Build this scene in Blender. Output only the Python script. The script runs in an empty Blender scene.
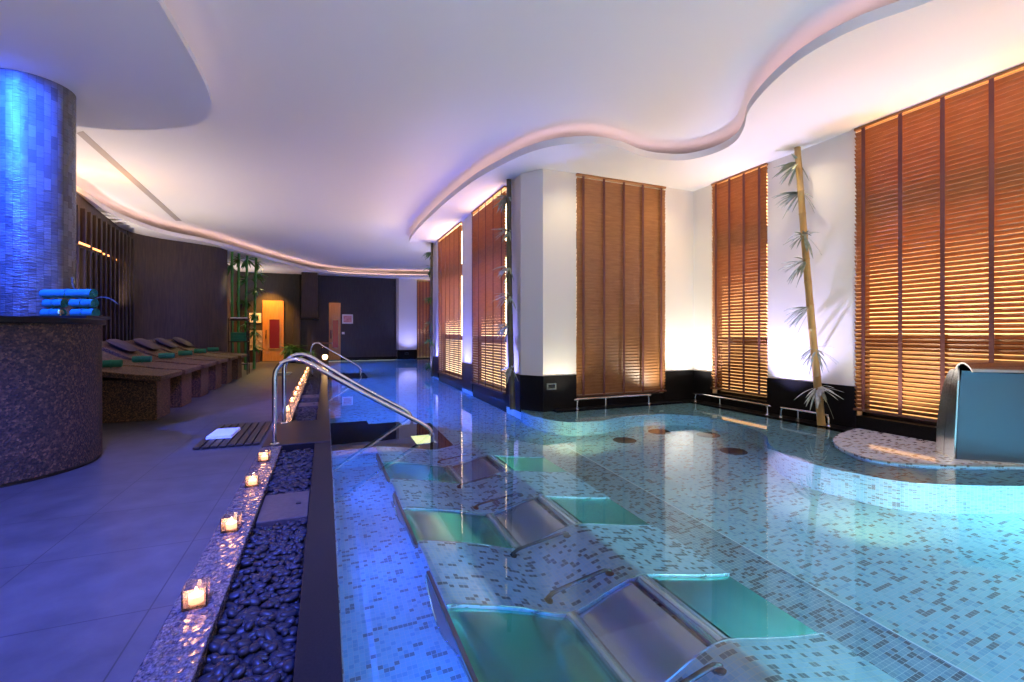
import bpy, math, random
from mathutils import Vector, Matrix
random.seed(7)
S = bpy.context.scene
COL = S.collection
PI = math.pi

# ------------------------------------------------------------------ camera
TH = math.radians(22.34)
cam = bpy.data.cameras.new('camera'); camo = bpy.data.objects.new('camera', cam); COL.objects.link(camo)
camo.location = (0, 0, 1.05); camo.rotation_euler = (PI/2, 0, -TH)
cam.sensor_width = 36; cam.lens = 16.0; cam.shift_y = -8/1024; cam.clip_start = .02; cam.clip_end = 100
S.camera = camo

# ------------------------------------------------------------------ materials
def mat(name, color=(.5, .5, .5), rough=.5, metal=0, spec=.5, **kw):
    m = bpy.data.materials.new(name); m.use_nodes = True
    b = m.node_tree.nodes['Principled BSDF']
    b.inputs['Base Color'].default_value = (*color, 1)
    b.inputs['Roughness'].default_value = rough
    b.inputs['Metallic'].default_value = metal
    b.inputs['Specular IOR Level'].default_value = spec
    if 'emit' in kw:
        b.inputs['Emission Color'].default_value = (*kw['emit'], 1)
        b.inputs['Emission Strength'].default_value = kw.get('es', 1)
    return m
class NT:
    def __init__(s, m): s.t = m.node_tree; s.b = s.t.nodes.get('Principled BSDF')
    def n(s, typ, **kw):
        o = s.t.nodes.new(typ)
        for k, v in kw.items(): setattr(o, k, v)
        return o
    def l(s, a, b): s.t.links.new(a, b)
    def math(s, op, a, b=None, c=None):
        o = s.n('ShaderNodeMath', operation=op)
        for i, v in enumerate((a, b, c)):
            if v is None: continue
            if isinstance(v, (int, float)): o.inputs[i].default_value = v
            else: s.l(v, o.inputs[i])
        return o.outputs[0]
    def ramp(s, fac, stops, interp='LINEAR'):
        o = s.n('ShaderNodeValToRGB'); cr = o.color_ramp; cr.interpolation = interp
        while len(cr.elements) < len(stops): cr.elements.new(.5)
        for e, (p, c) in zip(cr.elements, stops): e.position = p; e.color = (*c, 1)
        s.l(fac, o.inputs[0]); return o.outputs[0]
    def mix(s, fac, a, b, typ='MIX'):
        o = s.n('ShaderNodeMix', data_type='RGBA', blend_type=typ)
        for i, v in ((0, fac), (6, a), (7, b)):
            if isinstance(v, (int, float)): o.inputs[i].default_value = v
            elif isinstance(v, tuple): o.inputs[i].default_value = (*v, 1)
            else: s.l(v, o.inputs[i])
        return o.outputs[2]
    def coord(s, kind='Object', scale=(1, 1, 1)):
        c = s.n('ShaderNodeTexCoord'); mp = s.n('ShaderNodeMapping'); mp.inputs['Scale'].default_value = scale
        s.l(c.outputs[kind], mp.inputs[0]); return mp.outputs[0]
    def noise(s, vec, scale, detail=3, rough=.5):
        o = s.n('ShaderNodeTexNoise'); o.inputs['Scale'].default_value = scale; o.inputs['Detail'].default_value = detail
        o.inputs['Roughness'].default_value = rough; s.l(vec, o.inputs['Vector']); return o.outputs[0]
    def bump(s, h, strength=.3, dist=.01):
        o = s.n('ShaderNodeBump'); o.inputs['Strength'].default_value = strength; o.inputs['Distance'].default_value = dist
        s.l(h, o.inputs['Height']); s.l(o.outputs[0], s.b.inputs['Normal'])
    def color(s, c): s.l(c, s.b.inputs['Base Color'])

def noisy(name, stops, scale, rough=.5, metal=0, bump=.2, dist=.005, vec=(1, 1, 1), detail=4, spec=.5):
    m = mat(name, rough=rough, metal=metal, spec=spec); t = NT(m)
    v = t.coord('Object', vec); f = t.noise(v, scale, detail, .6)
    t.color(t.ramp(f, stops))
    if bump: t.bump(f, bump, dist)
    return m

def mosaic(name, base, alt, dark, pd=.15, size=.024, rough=.25):
    m = mat(name, rough=rough); t = NT(m)
    v = t.coord('UV', (1/size,)*3)
    fl = t.n('ShaderNodeVectorMath', operation='FLOOR'); t.l(v, fl.inputs[0])
    fr = t.n('ShaderNodeVectorMath', operation='FRACTION'); t.l(v, fr.inputs[0])
    # tiles sometimes read as two-wide dark ones
    sx = t.n('ShaderNodeSeparateXYZ'); t.l(fl.outputs[0], sx.inputs[0])
    hx = t.math('FLOOR', t.math('MULTIPLY', sx.outputs[0], .5))
    cmb = t.n('ShaderNodeCombineXYZ'); t.l(hx, cmb.inputs[0]); t.l(sx.outputs[1], cmb.inputs[1])
    w1 = t.n('ShaderNodeTexWhiteNoise', noise_dimensions='3D'); t.l(cmb.outputs[0], w1.inputs['Vector'])
    w2 = t.n('ShaderNodeTexWhiteNoise', noise_dimensions='3D'); t.l(fl.outputs[0], w2.inputs['Vector'])
    c2 = t.ramp(w2.outputs['Value'], [(0, base), (.45, tuple(x*.93 for x in base)), (.62, alt), (.8, base), (1-pd*.45, dark)], 'CONSTANT')
    c1 = t.ramp(w1.outputs['Value'], [(0, (1, 1, 1)), (1-pd*.6, (0, 0, 0))], 'CONSTANT')
    c = t.mix(c1, dark, c2)
    fx = t.n('ShaderNodeSeparateXYZ'); t.l(fr.outputs[0], fx.inputs[0])
    gx = t.math('MINIMUM', t.math('GREATER_THAN', fx.outputs[0], .09), t.math('GREATER_THAN', fx.outputs[1], .09))
    t.color(t.mix(gx, (.62, .64, .62), c))
    return m

M = {}
M['plaster'] = mat('plaster', (.82, .79, .74), .8)
M['ceiling'] = mat('ceiling_paint', (.80, .79, .80), .9, spec=.2)
M['mosaic'] = mosaic('pool_mosaic', (.44, .61, .63), (.33, .49, .56), (.27, .26, .25))
M['mosaic_bench'] = mosaic('bench_mosaic', (.45, .59, .70), (.36, .50, .62), (.17, .19, .22), .2)
M['mosaic_shade'] = mosaic('shade_mosaic', (.34, .43, .46), (.28, .37, .42), (.20, .19, .19), .3)  # darkened tile colours that carry the shade beside the lounger platform
M['mosaic_wet'] = mosaic('wet_mosaic', (.56, .60, .56), (.44, .52, .52), (.26, .20, .14), .2, rough=.08)
M['steel'] = mat('brushed_steel', (.62, .62, .64), .16, 1)
M['chrome'] = mat('polished_steel', (.72, .72, .74), .10, 1)
M['bedsteel'] = mat('satin_steel', (.58, .55, .56), .26, 1)
M['black'] = noisy('black_granite', [(.3, (.005, .005, .006)), (.8, (.016, .015, .016))], 120, .32, bump=0, spec=.12)
M['blackmat'] = mat('black_matt', (.012, .011, .011), .5)
M['towel_blue'] = noisy('towel_turquoise', [(.3, (.02, .18, .20)), (.7, (.04, .27, .29))], 160, .95, bump=.5, dist=.004)
M['towel_green'] = noisy('towel_green', [(.3, (.014, .14, .085)), (.7, (.026, .21, .125))], 160, .95, bump=.5, dist=.004)
M['towel_white'] = noisy('towel_white', [(.3, (.75, .77, .76)), (.7, (.88, .88, .87))], 160, .95, bump=.5, dist=.003)
M['cushion'] = noisy('cushion_brown', [(.3, (.05, .035, .035)), (.7, (.075, .05, .05))], 90, .75, bump=.2)
M['wallpaper'] = noisy('wallpaper', [(.3, (.030, .020, .014)), (.7, (.078, .050, .034))], 6, .6, bump=.35, dist=.01, vec=(6, 6, .45), detail=6)
M['wallpaper_grey'] = noisy('wallpaper_grey', [(.3, (.022, .020, .018)), (.7, (.048, .044, .040))], 6, .6, bump=.35, dist=.01, vec=(6, 6, .45), detail=6)
M['darkwood'] = noisy('dark_wood', [(.3, (.009, .005, .004)), (.7, (.024, .014, .009))], 9, .45, bump=.1, vec=(8, 8, .6))
M['pinewood'] = noisy('sauna_wood', [(.3, (.46, .20, .05)), (.7, (.62, .30, .09))], 5, .5, bump=.1, vec=(7, 7, .5))
M['slat'] = noisy('slat_wood', [(.25, (.26, .105, .036)), (.75, (.42, .185, .066))], 5, .42, bump=.05, vec=(1, 1, 8))
M['tape'] = mat('blind_tape', (.14, .045, .04), .8)
M['rail_wood'] = noisy('rail_wood', [(.3, (.09, .035, .018)), (.7, (.15, .06, .03))], 5, .45, bump=.05)
M['cork'] = noisy('sisal', [(.3, (.035, .028, .022)), (.7, (.16, .13, .10))], 50, .7)
M['bamboo'] = noisy('bamboo_pole', [(.25, (.34, .20, .06)), (.75, (.55, .36, .13))], 5, .4, bump=.1, vec=(4, 4, .5))
M['bamboo_dark'] = noisy('bamboo_pole_dark', [(.25, (.05, .05, .03)), (.75, (.12, .10, .05))], 5, .4, bump=.1, vec=(4, 4, .5))
M['bamboo_green'] = noisy('bamboo_pole_green', [(.25, (.02, .14, .03)), (.75, (.06, .28, .06))], 5, .4, bump=.1, vec=(4, 4, .5))
M['leaf'] = noisy('leaf_pale', [(.3, (.22, .28, .20)), (.7, (.42, .46, .38))], 20, .5, bump=0)
M['leaf_green'] = noisy('leaf_green', [(.3, (.03, .12, .02)), (.7, (.08, .24, .05))], 20, .5, bump=0)
M['white'] = mat('white_enamel', (.8, .8, .78), .4)
M['plate'] = mat('grey_plate', (.07, .085, .09), .7, spec=.1)
M['screen'] = mat('screen_dark', (.01, .01, .012), .2)
M['glow_wax'] = mat('glow_wax', (.85, .75, .55), .5, emit=(1, .40, .16), es=2.0)  # own emission paints the halo around the flame
M['flame'] = mat('flame', (1, .6, .2), .5, emit=(1, .58, .28), es=14)
M['lamp_on'] = mat('lamp_on', (1, 1, 1), .5, emit=(1, .58, .22), es=7)
M['shelf_glow'] = mat('shelf_glow', (1, .5, .2), .5, emit=(1, .38, .10), es=2.2)
M['pink_print'] = noisy('pink_print', [(.3, (.45, .16, .16)), (.7, (.75, .42, .40))], 9, .5, bump=0)
M['gold'] = mat('gilt', (.75, .52, .18), .35, 1)

# deck stone tiles
m = mat('deck_stone', rough=.46, spec=.25); t = NT(m)
v = t.coord('Object'); nz = t.noise(v, 5, 6, .6); nf = t.noise(v, 120, 2)
base = t.ramp(nz, [(.25, (.050, .048, .047)), (.75, (.092, .088, .084))])
sp = t.n('ShaderNodeSeparateXYZ'); t.l(v, sp.inputs[0])
gx = t.math('FRACT', t.math('DIVIDE', t.math('ADD', sp.outputs[0], 10.54), .62))
gy = t.math('FRACT', t.math('DIVIDE', t.math('ADD', sp.outputs[1], 10.28), .62))
g = t.math('MINIMUM', t.math('GREATER_THAN', gx, .009), t.math('GREATER_THAN', gy, .009))
t.color(t.mix(g, (.03, .029, .028), base)); t.bump(t.math('ADD', t.math('MULTIPLY', nf, .25), nz), .12, .004)
M['deck'] = m
# chiselled granite kerb
m = mat('granite_kerb', rough=.22); t = NT(m); v = t.coord('Object', (1, .7, 1))
vo = t.n('ShaderNodeTexVoronoi'); vo.inputs['Scale'].default_value = 34; t.l(v, vo.inputs['Vector'])
nz = t.noise(v, 140, 3)
t.color(t.ramp(nz, [(.3, (.03, .027, .028)), (.5, (.085, .072, .07)), (.7, (.17, .14, .13))])); t.bump(vo.outputs['Distance'], .7, .012)
M['granite'] = m
# brown mottled stone of the bar and the loungers
def mottled(name, k=1.0, sc=55):
    m = mat(name, rough=.6, spec=.3); t = NT(m); v = t.coord('Object')
    vo = t.n('ShaderNodeTexVoronoi'); vo.inputs['Scale'].default_value = sc; t.l(v, vo.inputs['Vector'])
    wn = t.n('ShaderNodeSeparateColor'); t.l(vo.outputs['Color'], wn.inputs[0])
    c = t.ramp(wn.outputs[0], [(0, (.03*k, .020*k, .013*k)), (.5, (.11*k, .060*k, .028*k)), (.8, (.22*k, .115*k, .050*k)), (1, (.46*k, .22*k, .085*k))])
    n2 = t.noise(v, 6, 3); c = t.mix(t.math('MULTIPLY', n2, .7), c, (.03*k, .022*k, .018*k))
    t.color(c); t.bump(vo.outputs['Distance'], .5, .01); return m
M['barstone'] = mottled('bar_stone', .42, 75)
M['loungerstone'] = mottled('lounger_stone', .9, 110)
M['pebble'] = noisy('river_pebble', [(.25, (.006, .006, .008)), (.6, (.022, .023, .030)), (.85, (.06, .063, .08))], 14, .42, bump=.1, dist=.003, spec=.3)
# column shell tiles
m = mat('shell_tile', rough=.26, spec=.6); t = NT(m); v = t.coord('UV')
sp = t.n('ShaderNodeSeparateXYZ'); t.l(v, sp.inputs[0])
u = t.math('DIVIDE', sp.outputs[0], .046); cu = t.math('FLOOR', u)
off = t.math('MULTIPLY', t.math('FRACT', t.math('MULTIPLY', cu, .5)), 1.0)
vv = t.math('ADD', t.math('DIVIDE', sp.outputs[1], .105), off); cv = t.math('FLOOR', vv)
cb = t.n('ShaderNodeCombineXYZ'); t.l(cu, cb.inputs[0]); t.l(cv, cb.inputs[1])
wn = t.n('ShaderNodeTexWhiteNoise', noise_dimensions='3D'); t.l(cb.outputs[0], wn.inputs['Vector'])
c = t.ramp(wn.outputs['Value'], [(0, (.085, .085, .095)), (.5, (.12, .125, .135)), (1, (.17, .175, .19))])
fu = t.math('FRACT', u); fv = t.math('FRACT', vv)
g = t.math('MINIMUM', t.math('GREATER_THAN', fu, .04), t.math('GREATER_THAN', fv, .025))
t.color(t.mix(g, (.05, .05, .06), c))
vs = t.coord('UV', (14, 60, 1)); nz = t.noise(vs, 1.0, 3, .6)
t.bump(t.math('ADD', nz, t.math('MULTIPLY', wn.outputs['Value'], .35)), .9, .012)
M['shell'] = m
# fieldstone cladding
m = mat('stone_cladding', rough=.6); t = NT(m); v = t.coord('Object')
vo = t.n('ShaderNodeTexVoronoi'); vo.inputs['Scale'].default_value = 14; t.l(v, vo.inputs['Vector'])
sc_ = t.n('ShaderNodeSeparateColor'); t.l(vo.outputs['Color'], sc_.inputs[0])
t.color(t.ramp(sc_.outputs[0], [(0, (.22, .17, .10)), (1, (.62, .52, .36))])); t.bump(vo.outputs['Distance'], .6, .02)
M['cladding'] = m
# panes: clear glass of candle cubes (mix of clear and mirror by angle)
def clear_glass(name, tint=(1, 1, 1)):
    m = bpy.data.materials.new(name); m.use_nodes = True; t = NT(m); t.t.nodes.clear()
    o = t.n('ShaderNodeOutputMaterial'); mx = t.n('ShaderNodeMixShader'); fr = t.n('ShaderNodeFresnel'); fr.inputs[0].default_value = 1.5
    tr = t.n('ShaderNodeBsdfTransparent'); tr.inputs[0].default_value = (*tint, 1); gl = t.n('ShaderNodeBsdfGlossy'); gl.inputs['Roughness'].default_value = .03
    t.l(t.math('ADD', fr.outputs[0], .06), mx.inputs[0]); t.l(tr.outputs[0], mx.inputs[1]); t.l(gl.outputs[0], mx.inputs[2]); t.l(mx.outputs[0], o.inputs[0])
    return m
def frosted(name):
    m = bpy.data.materials.new(name); m.use_nodes = True; t = NT(m); t.t.nodes.clear()
    o = t.n('ShaderNodeOutputMaterial'); m1 = t.n('ShaderNodeMixShader'); m2 = t.n('ShaderNodeMixShader'); fr = t.n('ShaderNodeFresnel')
    tr = t.n('ShaderNodeBsdfTransparent'); tl = t.n('ShaderNodeBsdfTranslucent'); gl = t.n('ShaderNodeBsdfGlossy'); gl.inputs['Roughness'].default_value = .05
    tl.inputs[0].default_value = (.95, .80, .74, 1); m1.inputs[0].default_value = .26
    t.l(tr.outputs[0], m1.inputs[1]); t.l(tl.outputs[0], m1.inputs[2])
    t.l(fr.outputs[0], m2.inputs[0]); t.l(m1.outputs[0], m2.inputs[1]); t.l(gl.outputs[0], m2.inputs[2]); t.l(m2.outputs[0], o.inputs[0])
    return m
M['glass'] = frosted('frosted_glass')
M['red_glass'] = mat('red_glass', (.10, .008, .010), .12, emit=(.5, .04, .04), es=.12)
# water
m = bpy.data.materials.new('pool_water'); m.use_nodes = True; t = NT(m); t.t.nodes.clear()
o = t.n('ShaderNodeOutputMaterial'); g = t.n('ShaderNodeBsdfRefraction'); g.inputs['IOR'].default_value = 1.333; g.inputs['Roughness'].default_value = 0
g.inputs['Color'].default_value = (.70, .93, 1, 1)
gl = t.n('ShaderNodeBsdfGlossy'); gl.inputs['Roughness'].default_value = 0; gl.inputs['Color'].default_value = (1, 1, 1, 1)
fr = t.n('ShaderNodeFresnel'); fr.inputs[0].default_value = 1.333; mx = t.n('ShaderNodeMixShader')
bp = t.n('ShaderNodeBump'); bp.inputs['Strength'].default_value = .05; bp.inputs['Distance'].default_value = .01
v = t.coord('Object', (1, 1, 1)); t.l(t.noise(v, 3.0, 1), bp.inputs['Height'])
for q in (g, gl, fr): t.l(bp.outputs[0], q.inputs['Normal'])
t.l(fr.outputs[0], mx.inputs[0]); t.l(g.outputs[0], mx.inputs[1]); t.l(gl.outputs[0], mx.inputs[2]); t.l(mx.outputs[0], o.inputs[0])
M['water'] = m
def window_mat(name, c, s):
    return mat(name, (.02, .02, .02), .1, emit=c, es=s)

# ------------------------------------------------------------------ mesh builder
class MB:
    def __init__(s): s.v = []; s.f = []; s.uv = []
    def add(s, vs, fs, uvs=None):
        b = len(s.v); s.v += [tuple(p) for p in vs]
        for i, f in enumerate(fs):
            s.f.append([b+k for k in f]); s.uv.append(uvs[i] if uvs else None)
        return s
    def box(s, x0, x1, y0, y1, z0, z1):
        x0, x1 = sorted((x0, x1)); y0, y1 = sorted((y0, y1)); z0, z1 = sorted((z0, z1))
        return s.add([(x0, y0, z0), (x1, y0, z0), (x1, y1, z0), (x0, y1, z0), (x0, y0, z1), (x1, y0, z1), (x1, y1, z1), (x0, y1, z1)],
                     [(0, 3, 2, 1), (4, 5, 6, 7), (0, 1, 5, 4), (1, 2, 6, 5), (2, 3, 7, 6), (3, 0, 4, 7)])
    def tube(s, path, r, n=12, caps=True):
        P = [Vector(p) for p in path]; R = r if isinstance(r, (list, tuple)) else [r]*len(P)
        vs = []; fs = []; up = None
        for i, p in enumerate(P):
            tg = (P[min(i+1, len(P)-1)]-P[max(i-1, 0)]).normalized()
            if up is None: up = tg.orthogonal().normalized()
            up = (up-tg*up.dot(tg)).normalized(); sd = tg.cross(up)
            for k in range(n):
                a = 2*PI*k/n; vs.append(p+(up*math.cos(a)+sd*math.sin(a))*R[i])
        for i in range(len(P)-1):
            for k in range(n):
                a, b = i*n+k, i*n+(k+1) % n; fs.append((a, b, b+n, a+n))
        if caps: fs += [tuple(range(n))[::-1], tuple(range((len(P)-1)*n, len(P)*n))]
        return s.add(vs, fs)
    def cyl(s, p0, p1, r, n=20): return s.tube([p0, p1], r, n)
    def lathe(s, prof, n=32, c=(0, 0), a0=0, a1=2*PI, uv=True):
        full = abs(a1-a0-2*PI) < 1e-6; m = n if full else n+1
        vs = [(c[0]+r*math.cos(a0+(a1-a0)*k/n), c[1]+r*math.sin(a0+(a1-a0)*k/n), z) for r, z in prof for k in range(m)]
        fs = []; us = []; h = 0
        for i in range(len(prof)-1):
            L = math.hypot(prof[i+1][0]-prof[i][0], prof[i+1][1]-prof[i][1]); rr = max(prof[i][0], prof[i+1][0])
            for k in range(n):
                a, b = i*m+k, i*m+(k+1) % m; fs.append((a, b, b+m, a+m))
                u0 = rr*(a1-a0)*k/n; u1 = rr*(a1-a0)*(k+1)/n; us.append([(u0, h), (u1, h), (u1, h+L), (u0, h+L)])
            h += L
        if full:
            if prof[0][0] > 1e-5: fs.append(tuple(range(m))[::-1]); us.append(None)
            if prof[-1][0] > 1e-5: fs.append(tuple(range((len(prof)-1)*m, len(prof)*m))); us.append(None)
        return s.add(vs, fs, us)
    def prism(s, poly, z0, z1):
        a = sum(poly[i][0]*poly[(i+1) % len(poly)][1]-poly[(i+1) % len(poly)][0]*poly[i][1] for i in range(len(poly)))
        if a < 0: poly = poly[::-1]
        n = len(poly); vs = [(x, y, z0) for x, y in poly]+[(x, y, z1) for x, y in poly]
        fs = [tuple(range(n))[::-1], tuple(range(n, 2*n))]; us = [None, None]; u = 0
        for i in range(n):
            j = (i+1) % n; L = math.dist(poly[i], poly[j]); fs.append((i, j, j+n, i+n)); us.append([(u, z0), (u+L, z0), (u+L, z1), (u, z1)]); u += L
        return s.add(vs, fs, us)
    def extrude_y(s, prof, y0, y1, closed=True):   # prof of (x,z)
        n = len(prof); vs = [(x, y0, z) for x, z in prof]+[(x, y1, z) for x, z in prof]
        fs = []; us = []; u = 0
        for i in range(n if closed else n-1):
            j = (i+1) % n; L = math.dist(prof[i], prof[j]); fs.append((i, i+n, j+n, j)); us.append([(u, y0), (u, y1), (u+L, y1), (u+L, y0)]); u += L
        if closed: fs += [tuple(range(n)), tuple(range(n, 2*n))[::-1]]; us += [None, None]
        return s.add(vs, fs, us)
    def sheet_y(s, prof, y0, y1, th):   # a bent sheet of even thickness, profile (x,z), along y
        lo = []
        for i, (x, z) in enumerate(prof):
            a = prof[max(i-1, 0)]; b = prof[min(i+1, len(prof)-1)]; dx, dz = b[0]-a[0], b[1]-a[1]; L = math.hypot(dx, dz)
            lo.append((x+dz/L*th, z-dx/L*th))
        return s.extrude_y(list(prof)+lo[::-1], y0, y1)
    def leaf(s, p, d, up, L, w, droop=.3):
        d = Vector(d).normalized(); sd = d.cross(Vector(up)).normalized(); nn = sd.cross(d)
        p = Vector(p); vs = []; k = 5
        for i in range(k+1):
            t_ = i/k; c = p+d*L*t_-Vector((0, 0, 1))*droop*L*t_*t_; hw = w*(.15+1.0*math.sin(PI*min(1, t_*.92+.08))**.8)*.5
            if i == k: hw = .001
            vs += [c-sd*hw, c+nn*w*.12, c+sd*hw]
        th = .0006; b = [v-Vector((0, 0, th)) for v in vs]
        fs = []
        for i in range(k):
            for j in range(2): fs.append((i*3+j, i*3+j+1, i*3+j+4, i*3+j+3))
        return s.add(vs, fs)
    def obj(s, name, m, parent=None, loc=(0, 0, 0), smooth=None, bevel=0, kind=None, seg=2):
        me = bpy.data.meshes.new(name); L = Vector(loc)
        me.from_pydata([Vector(p)-L for p in s.v], [], s.f); me.update()
        uvl = me.uv_layers.new(name='UVMap'); d = uvl.data
        for p, u in zip(me.polygons, s.uv):
            nrm = p.normal
            for k, li in enumerate(p.loop_indices):
                if u: d[li].uv = u[k]
                else:
                    c = s.v[me.loops[li].vertex_index]; ax = max(range(3), key=lambda i: abs(nrm[i]))
                    d[li].uv = (c[0], c[1]) if ax == 2 else ((c[1], c[2]) if ax == 0 else (c[0], c[2]))
        if smooth:
            me.polygons.foreach_set('use_smooth', [True]*len(me.polygons)); me.set_sharp_from_angle(angle=math.radians(smooth))
        o = bpy.data.objects.new(name, me); COL.objects.link(o); me.materials.append(M[m] if isinstance(m, str) else m)
        if parent is None: o.location = loc
        else: o.parent = parent
        if bevel:
            b = o.modifiers.new('b', 'BEVEL'); b.width = bevel; b.segments = seg; b.limit_method = 'ANGLE'; b.angle_limit = math.radians(40)
        if kind: o['kind'] = kind
        return o

def tag(o, label, cat, group=None):
    o['label'] = label; o['category'] = cat
    if group: o['group'] = group
    return o
def thing(name, label, cat, loc=(0, 0, 0), rz=0, group=None):
    o = bpy.data.objects.new(name, None); COL.objects.link(o); o.location = loc; o.rotation_euler = (0, 0, rz); o.empty_display_size = .1
    return tag(o, label, cat, group)
def dup(o, label=None, loc=None, rz=None, parent=None):
    c = o.copy(); COL.objects.link(c)
    if parent is not None: c.parent = parent
    if label: c['label'] = label
    if loc is not None: c.location = loc
    if rz is not None: c.rotation_euler = (0, 0, rz)
    for ch in list(o.children): dup(ch, parent=c)
    return c
def st(mb, name, m, **kw): return mb.obj(name, m, kind='structure', **kw)
def spline(pts, n=8, closed=False):
    P = list(pts); out = []; N = len(P)
    rng = range(N if closed else N-1)
    for i in rng:
        g = (lambda k: P[k % N]) if closed else (lambda k: P[max(0, min(N-1, k))])
        p0, p1, p2, p3 = g(i-1), g(i), g(i+1), g(i+2)
        for j in range(n):
            t_ = j/n; out.append(tuple(.5*((2*b)+(-a+c)*t_+(2*a-5*b+4*c-d)*t_*t_+(-a+3*b-3*c+d)*t_**3) for a, b, c, d in zip(p0, p1, p2, p3)))
    if not closed: out.append(tuple(P[-1]))
    return out
def lamp(name, typ, loc, color, energy, target=None, size=.05, angle=60, blend=.6, sy=None):
    l = bpy.data.lights.new(name, typ); l.color = color; l.energy = energy
    if typ == 'SPOT': l.spot_size = math.radians(angle); l.spot_blend = blend; l.shadow_soft_size = size
    elif typ == 'AREA':
        l.size = size
        if sy: l.shape = 'RECTANGLE'; l.size_y = sy
    else: l.shadow_soft_size = size
    o = bpy.data.objects.new(name, l); COL.objects.link(o); o.location = loc
    if target is not None: o.rotation_euler = (Vector(target)-Vector(loc)).to_track_quat('-Z', 'Y').to_euler()
    return o
ORD = ['first', 'second', 'third', 'fourth', 'fifth', 'sixth', 'seventh', 'eighth', 'ninth', 'tenth', 'eleventh', 'twelfth', 'thirteenth']

# ------------------------------------------------------------------ the setting
ZS, ZC = 3.30, 3.55         # soffit underside, main ceiling
XR, YF, XL, YE = 5.42, 5.60, 2.56, 19.0
YB = -2.0
st(MB().box(-6.2, -.54, YB, YE, -.15, 0), 'floor', 'deck')
st(MB().box(-.54, -.37, YB, 4.72, -.15, .004), 'trim_1', 'granite', bevel=.006)
st(MB().box(-.54, -.37, 5.98, 15.2, -.15, .004), 'trim_2', 'granite', bevel=.006)
st(MB().box(-.37, -.09, YB, 15.2, -.15, -.075), 'floor_channel', 'blackmat')
st(MB().box(-.54, -.37, 15.2, YE, -.15, 0).box(-.37, -.09, 15.2, YE, -.15, 0), 'floor_end', 'deck')
st(MB().box(-.09, .05, YB, YE, -.85, 0), 'trim_3', 'black', bevel=.004)
st(MB().box(.045, .055, YB, YE, -.8, -.03), 'trim_4', 'mosaic')
st(MB().box(-.54, .05, 4.74, 5.96, -.15, .006), 'trim_5', 'black', bevel=.004)
st(MB().box(.0, 6.0, YB, YE, -.95, -.8), 'floor_pool', 'mosaic')

# walls on the window side
wt = .16
def xwall(x, segs, name):      # wall whose face is at X=x
    for i, (a, b) in enumerate(segs):
        st(MB().box(x, x+wt, a, b, -.8, ZS), name, 'plaster')
        st(MB().box(x-.012, x+.02, a, b, -.3, .46), 'baseboard_'+name.split('_')[1], 'black')
xwall(XR, [(YB, .6), (3.20, 4.29), (5.22, YF)], 'wall_right')
xwall(XL, [(5.9, 6.45), (8.15, 8.87), (10.9, 11.5)], 'wall_window')
for i, (a, b) in enumerate([(2.76, 3.28), (4.83, XR)]):
    st(MB().box(a, b+.001, YF, YF+wt, -.8, ZS), 'wall_front', 'plaster')
    st(MB().box(a, b, YF-.012, YF+.02, -.3, .46), 'baseboard_front', 'black')
st(MB().prism([(XL, 5.9), (2.76, YF), (2.78, YF+.16), (2.6, 5.92)], -.8, ZS), 'wall_corner', 'plaster')
st(MB().prism([(XL-.012, 5.9), (2.755, YF-.014), (2.765, YF+.01), (XL+.01, 5.91)], -.3, .46), 'baseboard_corner', 'black')
st(MB().box(XL, 4.6, 11.5, 11.62, -.8, ZS), 'wall_return', 'plaster')
st(MB().box(4.45, 4.6, 11.62, YE, -.8, ZS), 'wall_recess', 'plaster')
st(MB().box(4.45, 4.47, 11.62, YE, -.3, .40), 'baseboard_recess', 'black')
# far wall
st(MB().box(-6.2, 2.72, YE, YE+.15, -.15, ZS-.03), 'wall_far', 'wallpaper_grey')
st(MB().box(-6.2, 4.8, YE+.05, YE+.15, ZS-.03, ZC), 'wall_far_upper', 'ceiling')
st(MB().box(-4.9, -4.8, YB, YE, ZS-.03, ZC), 'wall_left_upper', 'ceiling')
st(MB().box(2.72, 3.52, YE-.05, YE+.15, -.8, ZC).box(4.15, 4.6, YE-.05, YE+.15, -.8, ZC), 'wall_far_column', 'plaster')
st(MB().box(2.68, 2.78, YE-.12, YE, .36, ZS), 'trim_6', mat('beige_trim', (.42, .36, .30), .7))
st(MB().box(.05, 2.72, YE-.02, YE, -.3, .10).box(2.72, 3.52, YE-.065, YE-.03, -.3, .36), 'baseboard_far', 'black')
# left walls
lw = [(-3.62, YB), (-3.62, 9.2), (-3.80, 10.5), (-3.98, 11.9)]
st(MB().prism(lw+[(-4.3, 11.9), (-4.3, YB)], 0, ZS-.03), 'wall_left', 'wallpaper')
cw = spline([(-3.98, 11.9), (-3.92, 12.5), (-3.6, 13.0), (-3.1, 13.35), (-2.6, 13.75), (-2.42, 14.2)], 8)
st(MB().prism(cw+[(-2.6, 14.3), (-4.3, 14.3), (-4.3, 11.9)], 0, ZS-.03), 'wall_curved', 'wallpaper', smooth=30)
st(MB().cyl((-3.96, 12.3, 0), (-3.96, 12.3, ZS-.03), .018, 8), 'trim_7', 'blackmat')
st(MB().box(-4.3, -2.9, 14.3, YE, 0, ZS-.03), 'wall_alcove', 'wallpaper')
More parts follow.
